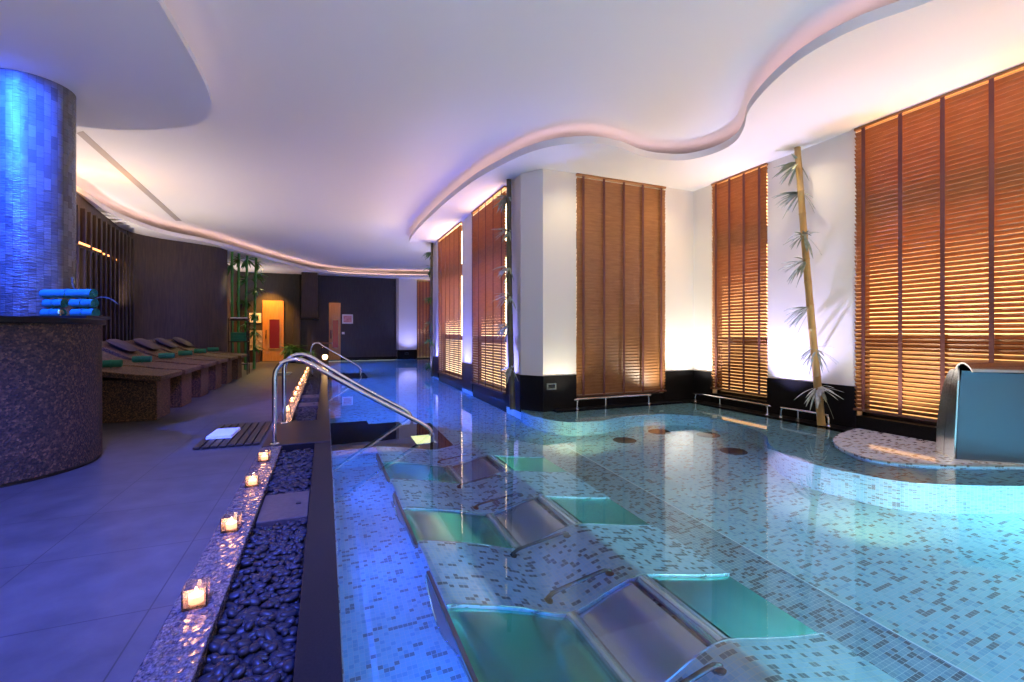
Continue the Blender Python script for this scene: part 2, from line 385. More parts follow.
# ceiling
st(MB().box(-6.5, 6.2, YB, YE+.2, ZC, ZC+.1), 'ceiling', 'ceiling')
k = 1.0
redge = [(4.1, YB), (4.12, .4), (3.98, 1.3), (3.79, 1.80), (3.64, 2.12), (3.6, 2.40), (3.64, 2.67), (3.77, 3.01), (3.98, 3.37), (4.25, 3.65), (4.46, 3.95), (4.51, 4.28), (4.36, 4.60),
         (4.03, 4.73), (3.7, 4.72), (3.32, 4.62), (2.97, 4.62), (2.62, 4.80), (2.36, 5.15), (2.18, 5.73), (2.02, 6.55), (1.91, 8.01), (1.86, 9.77), (1.90, 11.12), (2.05, 11.9), (2.4, 12.4), (2.9, 12.6)]
rs = spline(redge, 8)
st(MB().prism(rs+[(4.6, 12.6), (4.6, 11.4), (5.8, 11.4), (5.8, YB)], ZS, ZS+.085), 'ceiling_soffit_right', 'ceiling', smooth=35)
ledge_ = [(-3.55, YB), (-3.55, 4), (-3.55, 7), (-3.60, 9.3), (-3.68, 10.4), (-3.62, 11.3), (-3.32, 12.4), (-2.72, 13.1), (-2.28, 13.9), (-1.71, 15.2), (-.93, 16.7), (-.15, 18.0), (.72, 18.55), (2.01, 18.5), (3.4, 18.1), (4.7, 17.8)]
ls = spline(ledge_, 8)
st(MB().prism(ls+[(4.7, YE+.1), (-5.0, YE+.1), (-5.0, YB)], ZS-.03, ZS+.06), 'ceiling_soffit_left', 'ceiling', smooth=35)
dk = .966
disc = [(x*dk, y*dk) for x, y in [(-1.3, 2.4), (-1.1, 3.2), (-1.03, 4.0), (-1.0, 4.76), (-1.03, 5.25), (-1.12, 5.55), (-1.31, 5.85), (-1.69, 6.13), (-2.1, 6.31), (-2.48, 6.37), (-3.1, 6.25), (-3.5, 5.6), (-3.55, 4), (-3.4, 2.6), (-2.9, 1.7), (-2.2, 1.4), (-1.65, 1.7)]]
st(MB().prism(spline(disc, 8, True), 3.22, 3.28), 'ceiling_disc', 'ceiling', smooth=35)
st(MB().prism([(-2.87, 7.33), (-2.77, 7.23), (-2.95, 12.17), (-3.07, 12.22)], ZC-.006, ZC+.002), 'trim_8', mat('slot_grey', (.42, .38, .36), .7))

# blue shell-tiled column
CX, CY, CR = -2.385, 5.31, .282
st(MB().lathe([(CR, 1.166), (CR, 3.22)], 64, (CX, CY)), 'column', 'shell', smooth=40)

# pool ledges
l1 = spline([(2.58, 5.95), (2.50, 5.66), (2.53, 5.3), (2.63, 4.98), (2.82, 4.82), (3.17, 4.78), (3.63, 4.90), (4.08, 4.86), (4.42, 4.65), (4.56, 4.30), (4.51, 3.9), (4.33, 3.46), (4.02, 3.16), (3.80, 2.85), (3.74, 2.58), (3.80, 2.28), (3.97, 1.95), (4.56, 1.62), (5.2, 1.42), (5.6, 1.38)], 8)
st(MB().prism(l1+[(5.6, 5.75), (2.7, 5.75)], -.8, -.12), 'trim_9', 'mosaic', smooth=40)
l2 = spline([(5.6, 3.22), (4.95, 3.08), (4.52, 2.87), (4.26, 2.55), (4.24, 2.30), (4.53, 2.06), (5.1, 1.80), (5.6, 1.70)], 8)
st(MB().prism(l2, -.3, .004), 'trim_10', 'mosaic_wet', smooth=40)
# pebble gutter along the windows
st(MB().box(5.2, XR, .4, YF, -.3, -.002).box(2.9, 5.2, YF-.14, YF, -.3, -.002), 'trim_11', 'black')
# pool steps under water
st(MB().box(.05, .48, 4.62, 5.95, -.8, -.215).box(.48, .88, 4.62, 5.95, -.8, -.415).box(.88, 1.28, 4.62, 5.95, -.8, -.615), 'trim_20', 'mosaic')
st(MB().box(.05, .485, 4.61, 5.96, -.215, -.2).box(.48, .885, 4.61, 5.96, -.415, -.4).box(.88, 1.285, 4.61, 5.96, -.615, -.6), 'trim_12', 'black')
st(MB().box(.05, .5, 12.0, 13.2, -.8, -.25).box(.5, 1.0, 12.0, 13.2, -.8, -.5), 'trim_13', 'black')
wtr = MB().add([(.056, YB, 0), (5.195, YB, 0), (5.195, 5.45, 0), (2.9, 5.45, 0), (2.74, 5.58, 0), (2.545, 5.88, 0), (2.545, 11.64, 0), (4.44, 11.64, 0), (4.44, YE-.07, 0), (.056, YE-.07, 0)], [tuple(range(10))]).obj('water', 'water', kind='stuff', loc=(0, 0, .0))
wtr.location.z = -.010
wtr['label'] = 'still clear blue water filling the mosaic pool'; wtr['category'] = 'water'

# ------------------------------------------------------------------ windows and blinds
blinds_n = [0]
def make_window(axis, face, a, b, z0, z1, em, trans, n):
    """glass + frame behind a blind. axis 'x': wall face at X=face spanning Y a..b"""
    def bx(mb, u0, u1, d0, d1, z0_, z1_):
        if axis == 'x': mb.box(face+d0, face+d1, u0, u1, z0_, z1_)
        else: mb.box(u0, u1, face+d0, face+d1, z0_, z1_)
    zs = [z0]+sorted((p+q)/2 for p, q in trans)+[z1]; w = None      # panes of dusk light between the transoms
    for k_ in range(3):
        mb = MB(); bx(mb, a, b, .15, .16, zs[k_], zs[k_+1]); m_ = em(k_)
        if w is None: w = st(mb, 'window_%d' % n, m_)
        else: mb.obj('pane', m_, parent=w)
    fr = MB(); bx(fr, a-.02, a+.05, .10, .15, z0, z1); bx(fr, b-.05, b+.02, .10, .15, z0, z1); bx(fr, a, b, .10, .15, z1-.05, z1); bx(fr, a, b, .10, .15, z0, z0+.04)
    for p, q in trans: bx(fr, a, b, .09, .15, p, q)
    fr.obj('window_frame', 'darkwood', parent=w)
    sl = MB(); bx(sl, a, b, 0, .16, -.8, z0); st(sl, 'window_sill', 'black', )
    return w
def make_blind(label, axis, face, a, b, z0, z1, ntape, tilt=62, pitch=.045, group='wooden venetian blinds', flip=1, gap=-.012):
    root = thing('venetian_blind', label, 'blind', ((face, (a+b)/2, z0) if axis == 'x' else ((a+b)/2, face, z0)), group=group)
    W = (b-a)/2; H = z1-z0
    def P(u, d, z):   # u along wall, d into the room
        return (-d, u, z) if axis == 'x' else (u, -d, z)
    sw = .05; ta = math.radians(tilt)
    mb = MB(); n = int((H-.075)/pitch)
    for i in range(n):
        zc = .055+i*pitch; jit = random.uniform(-1.5, 1.5); c_, s_ = math.cos(ta+math.radians(jit)), math.sin(ta+math.radians(jit))
        e = random.uniform(-.004, .004)
        pts = []
        for (q, tt) in ((-sw/2, -.0013), (sw/2, -.0013), (sw/2, .0013), (-sw/2, .0013)):
            d = q*c_ - tt*s_; z = q*s_ + tt*c_
            pts.append((d, z))
        vs = [P(-W+.004+e, gap*-1+d, zc+z) for d, z in pts]+[P(W-.004+e, gap*-1+d, zc+z) for d, z in pts]
        mb.add(vs, [(0, 1, 2, 3), (7, 6, 5, 4), (0, 4, 5, 1), (1, 5, 6, 2), (2, 6, 7, 3), (3, 7, 4, 0)])
    mb.obj('slats', 'slat', root)
    for k_ in range(ntape):
        u = -W+.10+(2*W-.2)*k_/(ntape-1)
        tp = MB(); c = [P(u-.018, .041, .02), P(u+.018, .041, .02), P(u+.018, .041, H-.03), P(u-.018, .041, H-.03), P(u-.018, .0425, .02), P(u+.018, .0425, .02), P(u+.018, .0425, H-.03), P(u-.018, .0425, H-.03)]
        tp.add(c, [(0, 3, 2, 1), (4, 5, 6, 7), (0, 1, 5, 4), (1, 2, 6, 5), (2, 3, 7, 6), (3, 0, 4, 7)]).obj('tape', 'tape', root)
    p, q = P(-W, -.02, 0), P(W, .05, .028); MB().box(p[0], q[0], p[1], q[1], 0, .026).obj('bottom_rail', 'rail_wood', root, bevel=.004)
    p, q = P(-W, -.02, 0), P(W, .035, 0); MB().box(p[0], q[0], p[1], q[1], H-.03, H-.001).obj('head_rail', 'slat', root, bevel=.004)
    return root
tr = [(2.27, 2.5), (.90, 1.0)]
warm = (1.0, .60, .25)
make_window('y', YF, 3.28, 4.83, .12, ZS-.03, lambda k_: window_mat('dusk_pane_front', (1, .75, .45), .6*(.55, 1.9, 2.6)[k_]), tr, 1)
make_window('x', XR, 4.29, 5.22, .14, ZS-.03, lambda k_: window_mat('dusk_pane_right', (1, .50, .17), 2.6*(.55, 1.9, 2.6)[k_]), tr, 2)
make_window('x', XR, .6, 3.20, .14, ZS-.03, lambda k_: window_mat('dusk_pane_wide', (1, .48, .15), 3.0*(.55, 1.9, 2.6)[k_]), tr, 3)
make_window('x', XL, 6.45, 8.15, .12, ZS-.03, lambda k_: window_mat('dusk_pane_pool', (1, .64, .32), 3.0*(.55, 1.9, 2.6)[k_]), tr, 4)
make_window('x', XL, 8.87, 10.9, .12, ZS-.03, lambda k_: window_mat('dusk_pane_deep', (1, .70, .40), 4.0*(.55, 1.9, 2.6)[k_]), tr, 5)
make_window('y', YE-.05, 3.52, 4.15, .0, ZS-.03, lambda k_: window_mat('dusk_pane_far', (1, .75, .4), 2.0*(.55, 1.9, 2.6)[k_]), tr, 6)
make_blind('wooden slat blind facing the camera between two white walls', 'y', YF, 3.275, 4.85, .15, ZS, 5, tilt=72)
make_blind('narrow wooden slat blind between the bright corner and the tilted bamboo pole', 'x', XR, 4.28, 5.21, .21, ZS, 4, tilt=51)
make_blind('widest wooden slat blind, behind the steel waterfall spout', 'x', XR, .62, 3.205, .20, ZS, 8, tilt=50)
make_blind('wooden slat blind beside the dark bamboo pole at the white corner', 'x', XL, 6.46, 8.16, .12, ZS, 5, tilt=54)
make_blind('glowing wooden slat blind second from the white corner, along the pool', 'x', XL, 8.88, 10.91, .10, ZS, 6, tilt=53)
make_blind('small dark slat blind on the far wall past the white column', 'y', YE-.05, 3.54, 4.13, .02, ZS-.03, 4, tilt=60)

# ------------------------------------------------------------------ bamboo
def leaf_spray(mb, p, n, L, w, spread=1.0, toward=(0, 0, 0), rnd=random, lim=None):
    main = rnd.uniform(0, 2*PI)
    for i in range(n):
        a = main+rnd.gauss(0, .95); e = rnd.uniform(-1.1, .5)
        d = Vector((math.cos(a)*spread+toward[0], math.sin(a)*spread+toward[1], e+toward[2]))
        q = Vector(p)+d.normalized()*rnd.uniform(.0, .07)
        if lim and (q+d.normalized()*L*1.2)[0] > lim: d[0] = -abs(d[0])*.6-.1
        if lim: q[0] = min(q[0], lim-.03)
        mb.leaf(q, d, (0.1, .2, 1), L*rnd.uniform(.7, 1.15), w*rnd.uniform(.8, 1.2), rnd.uniform(.1, .5))
def bamboo(label, base, top, r, m, sprays, leafmat, bend=.02, group=None, n=14, L=.2, w=.028, toward=(0, 0, 0), lim=None):
    root = thing('bamboo_pole', label, 'bamboo', base, group=group)
    B = Vector((0, 0, 0)); T = Vector(top)-Vector(base); path = []; rad = []
    N = max(6, int(T.length/.27)); side = T.cross(Vector((0, 1, .3))).normalized()
    for i in range(N):
        for f_, rr in ((0, 1.10), (.03, 1.0), (.5, .96), (.97, 1.0)):
            q = (i+f_)/N; path.append(B+T*q+side*bend*math.sin(PI*q)); rad.append(r*rr*(1-.18*q))
    path.append(T); rad.append(r*.85)
    MB().tube(path, rad, 14).obj('pole', m, root, smooth=40)
    for q in sprays:
        mb = MB(); p = T*q+side*bend*math.sin(PI*q)
        leaf_spray(mb, p, n, L, w, toward=toward, lim=lim)
        mb.obj('leaf_spray', leafmat, root)
    return root
bamboo('tilted golden bamboo pole with pale leaf sprays between the right-wall blinds', (5.24, 3.46, -.002), (5.30, 3.79, 3.30), .042, 'bamboo', [.94, .83, .67, .575, .41, .265, .13], 'leaf', .02, n=22, L=.23, w=.027, toward=(-.5, 0, -.15), lim=.15)
bamboo('dark bamboo pole with bluish leaf sprays at the white wall corner', (2.47, 5.98, -.12), (2.50, 6.20, 3.30), .045, 'bamboo_dark', [.93, .78, .62, .5, .38, .2], 'leaf', .02, n=20, L=.2, w=.027, toward=(-.6, 0, -.1), lim=.06)
bamboo('thin dark bamboo pole with green leaves past the far end of the glowing blind', (2.46, 11.2, -.12), (2.48, 11.3, 3.30), .04, 'bamboo_dark', [.93, .82, .6, .42, .3, .12], 'leaf_green', .02, n=20, L=.2, w=.027, toward=(-.6, 0, -.1), lim=.06)
for i, (x, y, top, lab, sp) in enumerate([
        (-2.33, 14.42, (-2.35, 14.44), 'green bamboo pole touching the edge of the curved brown wall', [.9]),
        (-2.22, 14.62, (-2.22, 14.64), 'green bamboo pole behind the towel trolley, second from the curved wall', [.95]),
        (-2.10, 14.9, (-2.06, 14.95), 'green bamboo pole with lit leaf tips beside the small white framed panel', [.97, .8, .6, .4]),
        (-1.92, 15.2, (-1.88, 15.3), 'leafy green bamboo pole rightmost in the clump by the sauna', [.95, .86, .72, .5, .34, .2])]):
    bamboo(lab, (x, y, 0), (*top, 3.27), .04, 'bamboo_green', sp, 'leaf_green', .01, 'green bamboo clump', n=16, L=.26, w=.045)

# ------------------------------------------------------------------ stainless loungers under water
top = [(.44, -.02), (.49, -.035), (.62, -.105), (.78, -.20), (.88, -.275), (.96, -.325), (1.03, -.332), (1.12, -.29), (1.23, -.22), (1.31, -.185), (1.37, -.178), (1.44, -.20), (1.60, -.28), (1.78, -.365), (1.93, -.425)]
tops = spline(top, 4)
def zt(x):
    for (a, b), (c, d) in zip(tops, tops[1:]):
        if a <= x <= c: return b+(d-b)*(x-a)/(c-a)
    return tops[-1][1]
P0, PER, BW = 1.27, 1.07, .475
strips = [(P0-PER+BW, P0), (P0+BW, P0+PER), (P0+PER+BW, P0+2*PER), (P0+2*PER+BW, P0+3*PER-.05)]
slab = ['mosaic lounger divider nearest the camera at the pool edge of the picture bottom', 'mosaic lounger divider with two grab handles between the two nearest steel loungers',
        'mosaic lounger divider between the middle and the farthest steel lounger', 'mosaic lounger divider beside the black pool steps']
def grab(mb_root, x0, x1, y, name='handle'):
    p0 = Vector((x0, y, zt(x0))); p1 = Vector((x1, y, zt(x1))); up = Vector((0, 0, 1))
    mb = MB(); r = .012; h = .052
    path = [p0, p0+up*h*.6, p0*.93+p1*.07+up*h, p0*.85+p1*.15+up*h*1.1, p0*.15+p1*.85+up*h*1.1, p0*.07+p1*.93+up*h, p1+up*h*.6, p1]
    mb.tube(path, r, 10)
    for p in (p0, p1): mb.cyl(p-up*.004, p+up*.008, .022, 16)
    mb.obj(name, M.setdefault('darkchrome', mat('dark_chrome', (.10, .11, .12), .18, .9)), mb_root, smooth=50)
for i, (a, b) in enumerate(strips):
    root = thing('lounger_divider', slab[i], 'divider', (0, 0, 0), group='mosaic lounger dividers')
    prof = tops+[(1.93, -.8), (.92, -.8), (.86, -.42), (.62, -.22), (.46, -.09)]
    MB().extrude_y(prof, a, b).obj('tiled_body', 'mosaic_bench', root, smooth=30)
    e = []
    for yy in (a+.002, b-.002): MB().tube([(x, yy, z+.001) for x, z in tops], .004, 6).obj('edge_strip', 'steel', root)
    if i > 0: grab(root, .93, 1.26, a+.09)
    if i < 3: grab(root, .93, 1.26, b-.09)
blab = ['nearest steel spa lounger under the water at the bottom of the picture', 'middle steel spa lounger sunk in the pool between mosaic dividers', 'farthest steel spa lounger in the pool by the black steps']
for i in range(3):
    a, b = P0+PER*i+.003, P0+PER*i+BW-.003
    root = thing('spa_lounger', blab[i], 'spa lounger', (0, 0, 0), group='steel spa loungers in the pool')
    rec = .025
    def seg(x0, x1, dz=rec): return [(x, z-dz) for x, z in tops if x0-1e-6 <= x <= x1+1e-6]
    MB().sheet_y(seg(.44, .96), a, b, .012).obj('back_panel', M.setdefault('greenreflect', mat('green_reflection_steel', (.20, .66, .50), .22, 1)), root, smooth=40)  # plain steel, green reflected pool light put into its colour
    MB().sheet_y(seg(1.03, 1.31), a, b, .012).obj('seat_panel', M.setdefault('bronzereflect', mat('bronze_reflection_steel', (.58, .48, .50), .24, 1)), root, smooth=40)  # plain steel, purple-brown reflection put into its colour
    MB().sheet_y(seg(1.44, 1.93), a, b, .012).obj('foot_panel', 'greenreflect', root, smooth=40)
    MB().tube([(1.375, a+.002, -.215), (1.375, b-.002, -.215)], .042, 20).obj('knee_roll', 'steel', root, smooth=50)
    MB().tube([(.995, a+.002, -.358), (.995, b-.002, -.358)], .036, 20).obj('seat_roll', 'bedsteel', root, smooth=50)
    MB().box(1.06, 1.92, a, b, -.8, -.46).obj('plinth', 'mosaic_bench', root)
    # curled end plate of the head end, reaching over the divider behind
    yb = b+.27
    prof = spline([(yb, -.03), (yb+.01, -.10), (yb-.10, -.19), (yb-.22, -.225), (yb-.36, -.17), (yb-.52, -.075), (a-.05, -.055)], 6)
    vs = []; n = len(prof)
    for X_ in (.420, .434):
        vs += [(X_+.03*max(0, -z)*0, y, z) for y, z in prof]; vs += [(X_, y, -.018) for y, z in prof]
    fs = []
    for kk in range(n-1):
        fs += [(kk, kk+1, n+kk+1, n+kk), (2*n+kk+1, 2*n+kk, 3*n+kk, 3*n+kk+1), (kk+1, kk, 2*n+kk, 2*n+kk+1), (n+kk, n+kk+1, 3*n+kk+1, 3*n+kk)]
    fs += [(0, n, 3*n, 2*n), (n-1, 3*n-1, 4*n-1, 2*n-1)]
    ed = MB(); ed.tube([(.418, y, z) for y, z in prof], .0045, 6); ed.tube([(.418, prof[0][0], -.018), (.418, prof[-1][0], -.018)], .0045, 6); ed.obj('edge_strip', 'chrome', root, smooth=50)
    MB().add(vs, fs).obj('end_plate', M.setdefault('pinksteel', mat('rose_satin_steel', (.26, .13, .10), .42, .2)), root, smooth=40)

st(MB().box(1.94, 2.48, .2, 4.4, -.81, -.785), 'trim_18', 'mosaic_shade')  # darker strip painted where the platform shades the floor
st(MB().box(2.48, 2.488, .2, 4.4, -.81, -.782), 'trim_19', 'white')
# floor drains
for i, (x, y, lab) in enumerate([(3.24, 4.42, 'round grey drain cover on the pool floor, nearest the white corner'), (3.87, 4.57, 'round grey drain cover below the grab rail of the front blind'),
                                 (4.30, 4.20, 'round grey drain cover by the bright reflected spot, beside the curved ledge'), (4.02, 3.58, 'round grey drain cover nearest the cusp of the curved ledge')]):
    root = thing('drain_cover', lab, 'drain', (x, y, -.8), group='round drain covers on the pool floor')
    MB().lathe([(.001, .012), (.12, .012), (.135, .004), (.135, 0)], 28).obj('plate', 'plate', root, smooth=30)
    ring = MB()
    for q in range(3): ring.lathe([(.035+.03*q, .012), (.038+.03*q, .016), (.045+.03*q, .016), (.048+.03*q, .012)], 28)
    ring.obj('ring', 'plate', root, smooth=30)

# ------------------------------------------------------------------ hand rails
def rail(label, path, r, feet, name='handrail', mid=None, group=None, n=14, cat='handrail'):
    root = thing(name, label, cat, path[0], group=group)
    L = Vector(path[0]); MB().tube([Vector(p)-L for p in path], r, n).obj('tube', 'chrome', root, smooth=60)
    for p in feet:
        q = Vector(p)-L; MB().lathe([(r, q.z+.012), (r*1.6, q.z+.010), (r*2.0, q.z+.002), (r*2.0, q.z)], 20, (q.x, q.y)).obj('foot_flange', 'chrome', root, smooth=40)
    for a_, b_ in (mid or []): MB().cyl(Vector(a_)-L, Vector(b_)-L, r*.85, n).obj('post', 'chrome', root, smooth=60)
    return root
y1 = 4.82
r1 = [(-.44, y1, .006), (-.44, y1, .3)]+spline([(-.44, y1, .62), (-.425, y1, .70), (-.36, y1, .775), (-.24, y1, .795), (-.12, y1, .745), (0, y1, .665), (.3, y1, .478), (.80, y1, .180), (.97, y1, .075), (1.04, y1, .01), (1.062, y1, -.08)], 6)+[(1.062, y1, -.59)]
rail('nearer polished steel handrail sloping into the pool at the black steps', r1, .022, [(-.44, y1, .006)], group='handrails at the near steps')
y2 = 5.90
r2 = [(-.44, y2, .006), (-.44, y2, .3)]+spline([(-.44, y2, .62), (-.425, y2, .70), (-.36, y2, .775), (-.25, y2, .797), (-.13, y2, .75), (0, y2, .655), (.3, y2, .455), (.74, y2, .185), (.93, y2, .075), (1.01, y2, .005), (1.03, y2, -.08)], 6)+[(1.03, y2, -.59)]
rail('second polished steel handrail, just behind the nearer one at the black steps', r2, .022, [(-.44, y2, .006)], group='handrails at the near steps')
y3 = 12.4
r3 = [(-.30, y3, -.075)]+spline([(-.33, y3, .60), (-.31, y3, .71), (-.24, y3, .785), (-.13, y3, .785), (0, y3, .69), (.72, y3, .24), (.82, y3, .15), (.86, y3, .08), (.84, y3, -.05)], 6)+[(.84, y3, -.49)]
rail('far steel handrail in front of the lantern, beyond the candle row', r3, .02, [(-.30, y3, -.075)])
y4 = 13.0
# low grab rails at the pool edge
def low_rail(label, p0, p1, h, ny):
    p0, p1 = Vector(p0), Vector(p1); up = Vector((0, 0, h)); d = (p1-p0).normalized()*.05
    path = [p0]+spline([p0+up*.6, p0+up*.9+d*.25, p0+up+d, p1+up-d, p1+up*.9-d*.25, p1+up*.6], 5)+[p1]
    m = p0.lerp(p1, .38)
    rail(label, [tuple(p) for p in path], .013, [p0, p1], 'grab_rail', [(m, m+up)], 'low grab rails at the pool rim', cat='grab rail')
low_rail('low steel grab rail in front of the blind that faces the camera', (3.22, 5.47, -.002), (4.44, 5.47, -.002), .135, 1)
low_rail('low steel grab rail under the narrow blind by the bright corner', (5.27, 5.40, -.002), (5.27, 4.17, -.002), .12, 1)
low_rail('low steel grab rail at the foot of the tilted golden bamboo', (5.27, 3.98, -.002), (5.27, 3.40, -.002), .12, 1)

# ------------------------------------------------------------------ waterfall spout
dv = Vector((.79, -.61, 0)); nv = Vector((-.61, -.79, 0))   # along its width / towards the pool
root = thing('waterfall_spout', 'broad swan-neck sheet of brushed steel pouring spout on the upper pool step', 'waterfall spout', (4.80, 2.09, .004))
neck = spline([(-.02, 0), (.0, .25), (.055, .55), (.10, .70), (.15, .775), (.21, .80), (.28, .775), (.315, .735)], 6)
def sheet(pr, u0, u1, th):
    mb = MB(); vs = []; lo = []
    for i, (o_, z) in enumerate(pr):
        a = pr[max(i-1, 0)]; b = pr[min(i+1, len(pr)-1)]; L = math.hypot(b[0]-a[0], b[1]-a[1]); lo.append((o_-(b[1]-a[1])/L*th, z+(b[0]-a[0])/L*th))
    ring = list(pr)+lo[::-1]; n = len(ring)
    for u in (u0, u1): vs += [dv*u+nv*(o_-.10)+Vector((0, 0, z)) for o_, z in ring]
    fs = [(i, (i+1) % n, n+(i+1) % n, n+i) for i in range(n)]+[tuple(range(n))[::-1], tuple(range(n, 2*n))]
    return mb.add(vs, fs)
sheet(neck, 0, .60, .012).obj('neck_sheet', 'steel', root, smooth=40)
back = spline([(-.12, 0), (-.10, .3), (-.03, .58), (.04, .71), (.10, .74)], 5)
sheet(back, 0, .60, .01).obj('back_sheet', 'steel', root, smooth=40)
front = [(.10, -.0), (.12, .35), (.15, .66), (.165, .74)]
sheet(spline(front, 4), .02, .58, .01).obj('front_panel', M.setdefault('bluegrey', mat('blue_grey_steel', (.12, .17, .23), .42, .8)), root, smooth=40)
for u in (.0, .59):
    side = MB()
    ring = back[:-1]+[(.15, .775)]+[(.10+.05*q, .66*q) for q in (1, .5, 0)]
    vs = [dv*u+nv*(o_-.10)+Vector((0, 0, z)) for o_, z in ring]+[dv*(u+.012)+nv*(o_-.10)+Vector((0, 0, z)) for o_, z in ring]; n = len(ring)
    side.add(vs, [(i, (i+1) % n, n+(i+1) % n, n+i) for i in range(n)]+[tuple(range(n))[::-1], tuple(range(n, 2*n))])
    side.obj('side_cheek', 'steel', root)
side2 = MB()
b0, b1 = dv*-.02+nv*-.25, dv*1.02+nv*.03
vs = [dv*-.02+nv*-.24, dv*.62+nv*-.10, dv*.62+nv*.03, dv*-.02+nv*.03]
side2.add([v_+Vector((0, 0, -.004)) for v_ in vs]+[v_+Vector((0, 0, .012)) for v_ in vs], [(0, 3, 2, 1), (4, 5, 6, 7), (0, 1, 5, 4), (1, 2, 6, 5), (2, 3, 7, 6), (3, 0, 4, 7)]).obj('base_plate', 'steel', root)

# ------------------------------------------------------------------ candles, pebbles, mat, towel
def candle(loc, label):
    root = thing('candle_holder', label, 'candle', loc, rz=random.uniform(-.12, .12), group='glass candle cubes on the granite kerb')
    w, h, t_ = .041, .075, .005
    g_ = MB()
    g_.box(-w, w, -w, w, 0, .008)
    for a in (0, 1, 2, 3):
        if a % 2 == 0: x0 = -w if a == 0 else w-t_; g_.box(x0, x0+t_, -w, w, .008, h)
        else: y0_ = -w if a == 1 else w-t_; g_.box(-w+t_, w-t_, y0_, y0_+t_, .008, h)
    g_.obj('glass_cube', 'glass', root)
    c_ = MB().lathe([(.0, .008), (.025, .008), (.025, .036), (.0, .034)], 18).obj('tealight', 'glow_wax', root, smooth=40)
    MB().lathe([(.0005, .034), (.007, .040), (.008, .046), (.005, .056), (.0005, .066)], 10).obj('flame', 'flame', c_, smooth=60)
    lamp('candle_light', 'POINT', (loc[0], loc[1], loc[2]+.07), (1, .44, .18), .5, size=.012)
cy = [2.09, 2.81, 3.57, 4.23, 6.72, 7.6, 8.4, 9.2, 10.0, 10.8, 11.7, 12.9, 14.2]
for i, y in enumerate(cy):
    pos = ['nearest the camera on the granite kerb', 'second nearest the camera on the granite kerb', 'third nearest the camera on the granite kerb', 'last before the black crossing slab'] + \
          ['first past the black crossing slab'] + [ORD[q]+' past the black crossing slab' for q in range(1, 8)] + ['farthest along the kerb']
    candle((-.46, y, .004), 'lit glass candle cube, '+pos[i])

def pebble_mesh(k_):
    mb = MB(); n, m_ = 12, 7; rr = random.Random(k_); a, b, c = rr.uniform(.017, .024), rr.uniform(.012, .017), rr.uniform(.007, .011)
    vs = [(0, 0, -c)]
    ph = rr.uniform(0, 6)
    for i in range(1, m_):
        th_ = PI*i/m_
        for k2 in range(n):
            f_ = 2*PI*k2/n; w = 1+.10*math.sin(2*f_+ph)+.06*math.sin(3*f_+1.7*ph)
            vs.append((a*math.sin(th_)**.8*math.cos(f_)*w, b*math.sin(th_)**.8*math.sin(f_)*w, -c*math.cos(th_)))
    vs.append((0, 0, c)); fs = []
    for k2 in range(n): fs.append((0, 1+(k2+1) % n, 1+k2)); fs.append((len(vs)-1, 1+(m_-2)*n+k2, 1+(m_-2)*n+(k2+1) % n))
    for i in range(m_-2):
        for k2 in range(n): q = 1+i*n+k2; q2 = 1+i*n+(k2+1) % n; fs.append((q, q2, q2+n, q+n))
    return mb.add(vs, fs)
plates = [(2.95, 3.42), (7.36, 7.75), (8.3, 8.7)]
spots = []
step = .028
y = 1.15; row = 0
while y < 15.1:
    if any(a-.02 < y < b+.02 for a, b in plates) or 4.70 < y < 6.0: y += step; continue
    for k_ in range(9):
        x = -.355+.03*k_+(.015 if row % 2 else 0)+random.uniform(-.006, .006)
        if x < -.105: spots.append((x, y+random.uniform(-.008, .008)))
    y += step; row += 1
protos = [pebble_mesh(k_).obj('pebble', 'pebble', smooth=80) for k_ in range(8)]
LAB = 'smooth dark river pebble in the channel beside the granite kerb'
near = spots[:300]
cnt = 0
for i, (x, y) in enumerate(near):
    o_ = protos[i] if i < 8 else protos[i % 8].copy()
    if i >= 8: COL.objects.link(o_)
    tag(o_, LAB, 'pebble', 'dark river pebbles in the channel')
    sc = random.uniform(1.0, 1.6)
    o_.location = (x, y, -.060+random.choice((0, .006, .016, .022))+.0*sc); o_.rotation_euler = (random.uniform(-.45, .45), random.uniform(-.45, .45), random.uniform(0, 6.28)); o_.scale = (sc, sc, sc)
big = MB()
geo = [(p.data.vertices, p.data.polygons) for p in protos]
base_geo = [([v_.co.copy() for v_ in vs_], [tuple(p.vertices) for p in ps_]) for vs_, ps_ in geo]
# a layer under the single pebbles, and the rest of the channel
under = [(x+.012, y+.014, -.066) for x, y in near]
for (x, y, z) in under+[(x, y, -.060+random.choice((0, .008, .018))) for x, y in spots[300:]]:
    vs_, fs_ = random.choice(base_geo); sc = random.uniform(.9, 1.3)
    mx = Matrix.Translation((x, y, z)) @ Matrix.Rotation(random.uniform(0, 6.28), 4, 'Z') @ Matrix.Rotation(random.uniform(-.4, .4), 4, 'X') @ Matrix.Scale(sc, 4)
    big.add([mx @ v_ for v_ in vs_], fs_)
o_ = big.obj('pebbles', 'pebble', smooth=80, kind='stuff'); tag(o_, 'dark river pebbles filling the rest of the channel along the pool', 'pebbles')
for (a, b), lab in zip(plates, ['dark stone slab across the pebble channel near the camera', 'dark stone slab across the pebble channel, first one past the black crossing', 'dark stone slab across the far pebble channel, second past the black crossing']):
    root = thing('channel_slab', lab, 'slab', (-.23, (a+b)/2, -.075), group='stone slabs across the pebble channel')
    hh = (b-a)/2; MB().box(-.135, .135, -hh, hh, .0, .045).obj('slab', M.setdefault('slabstone', noisy('slab_stone', [(.3, (.035, .028, .028)), (.7, (.075, .06, .058))], 30, .35)), root, bevel=.004)
    MB().box(.06, .09, -.012, .012, .045, .052).obj('finger_grip', 'blackmat', root, bevel=.002)

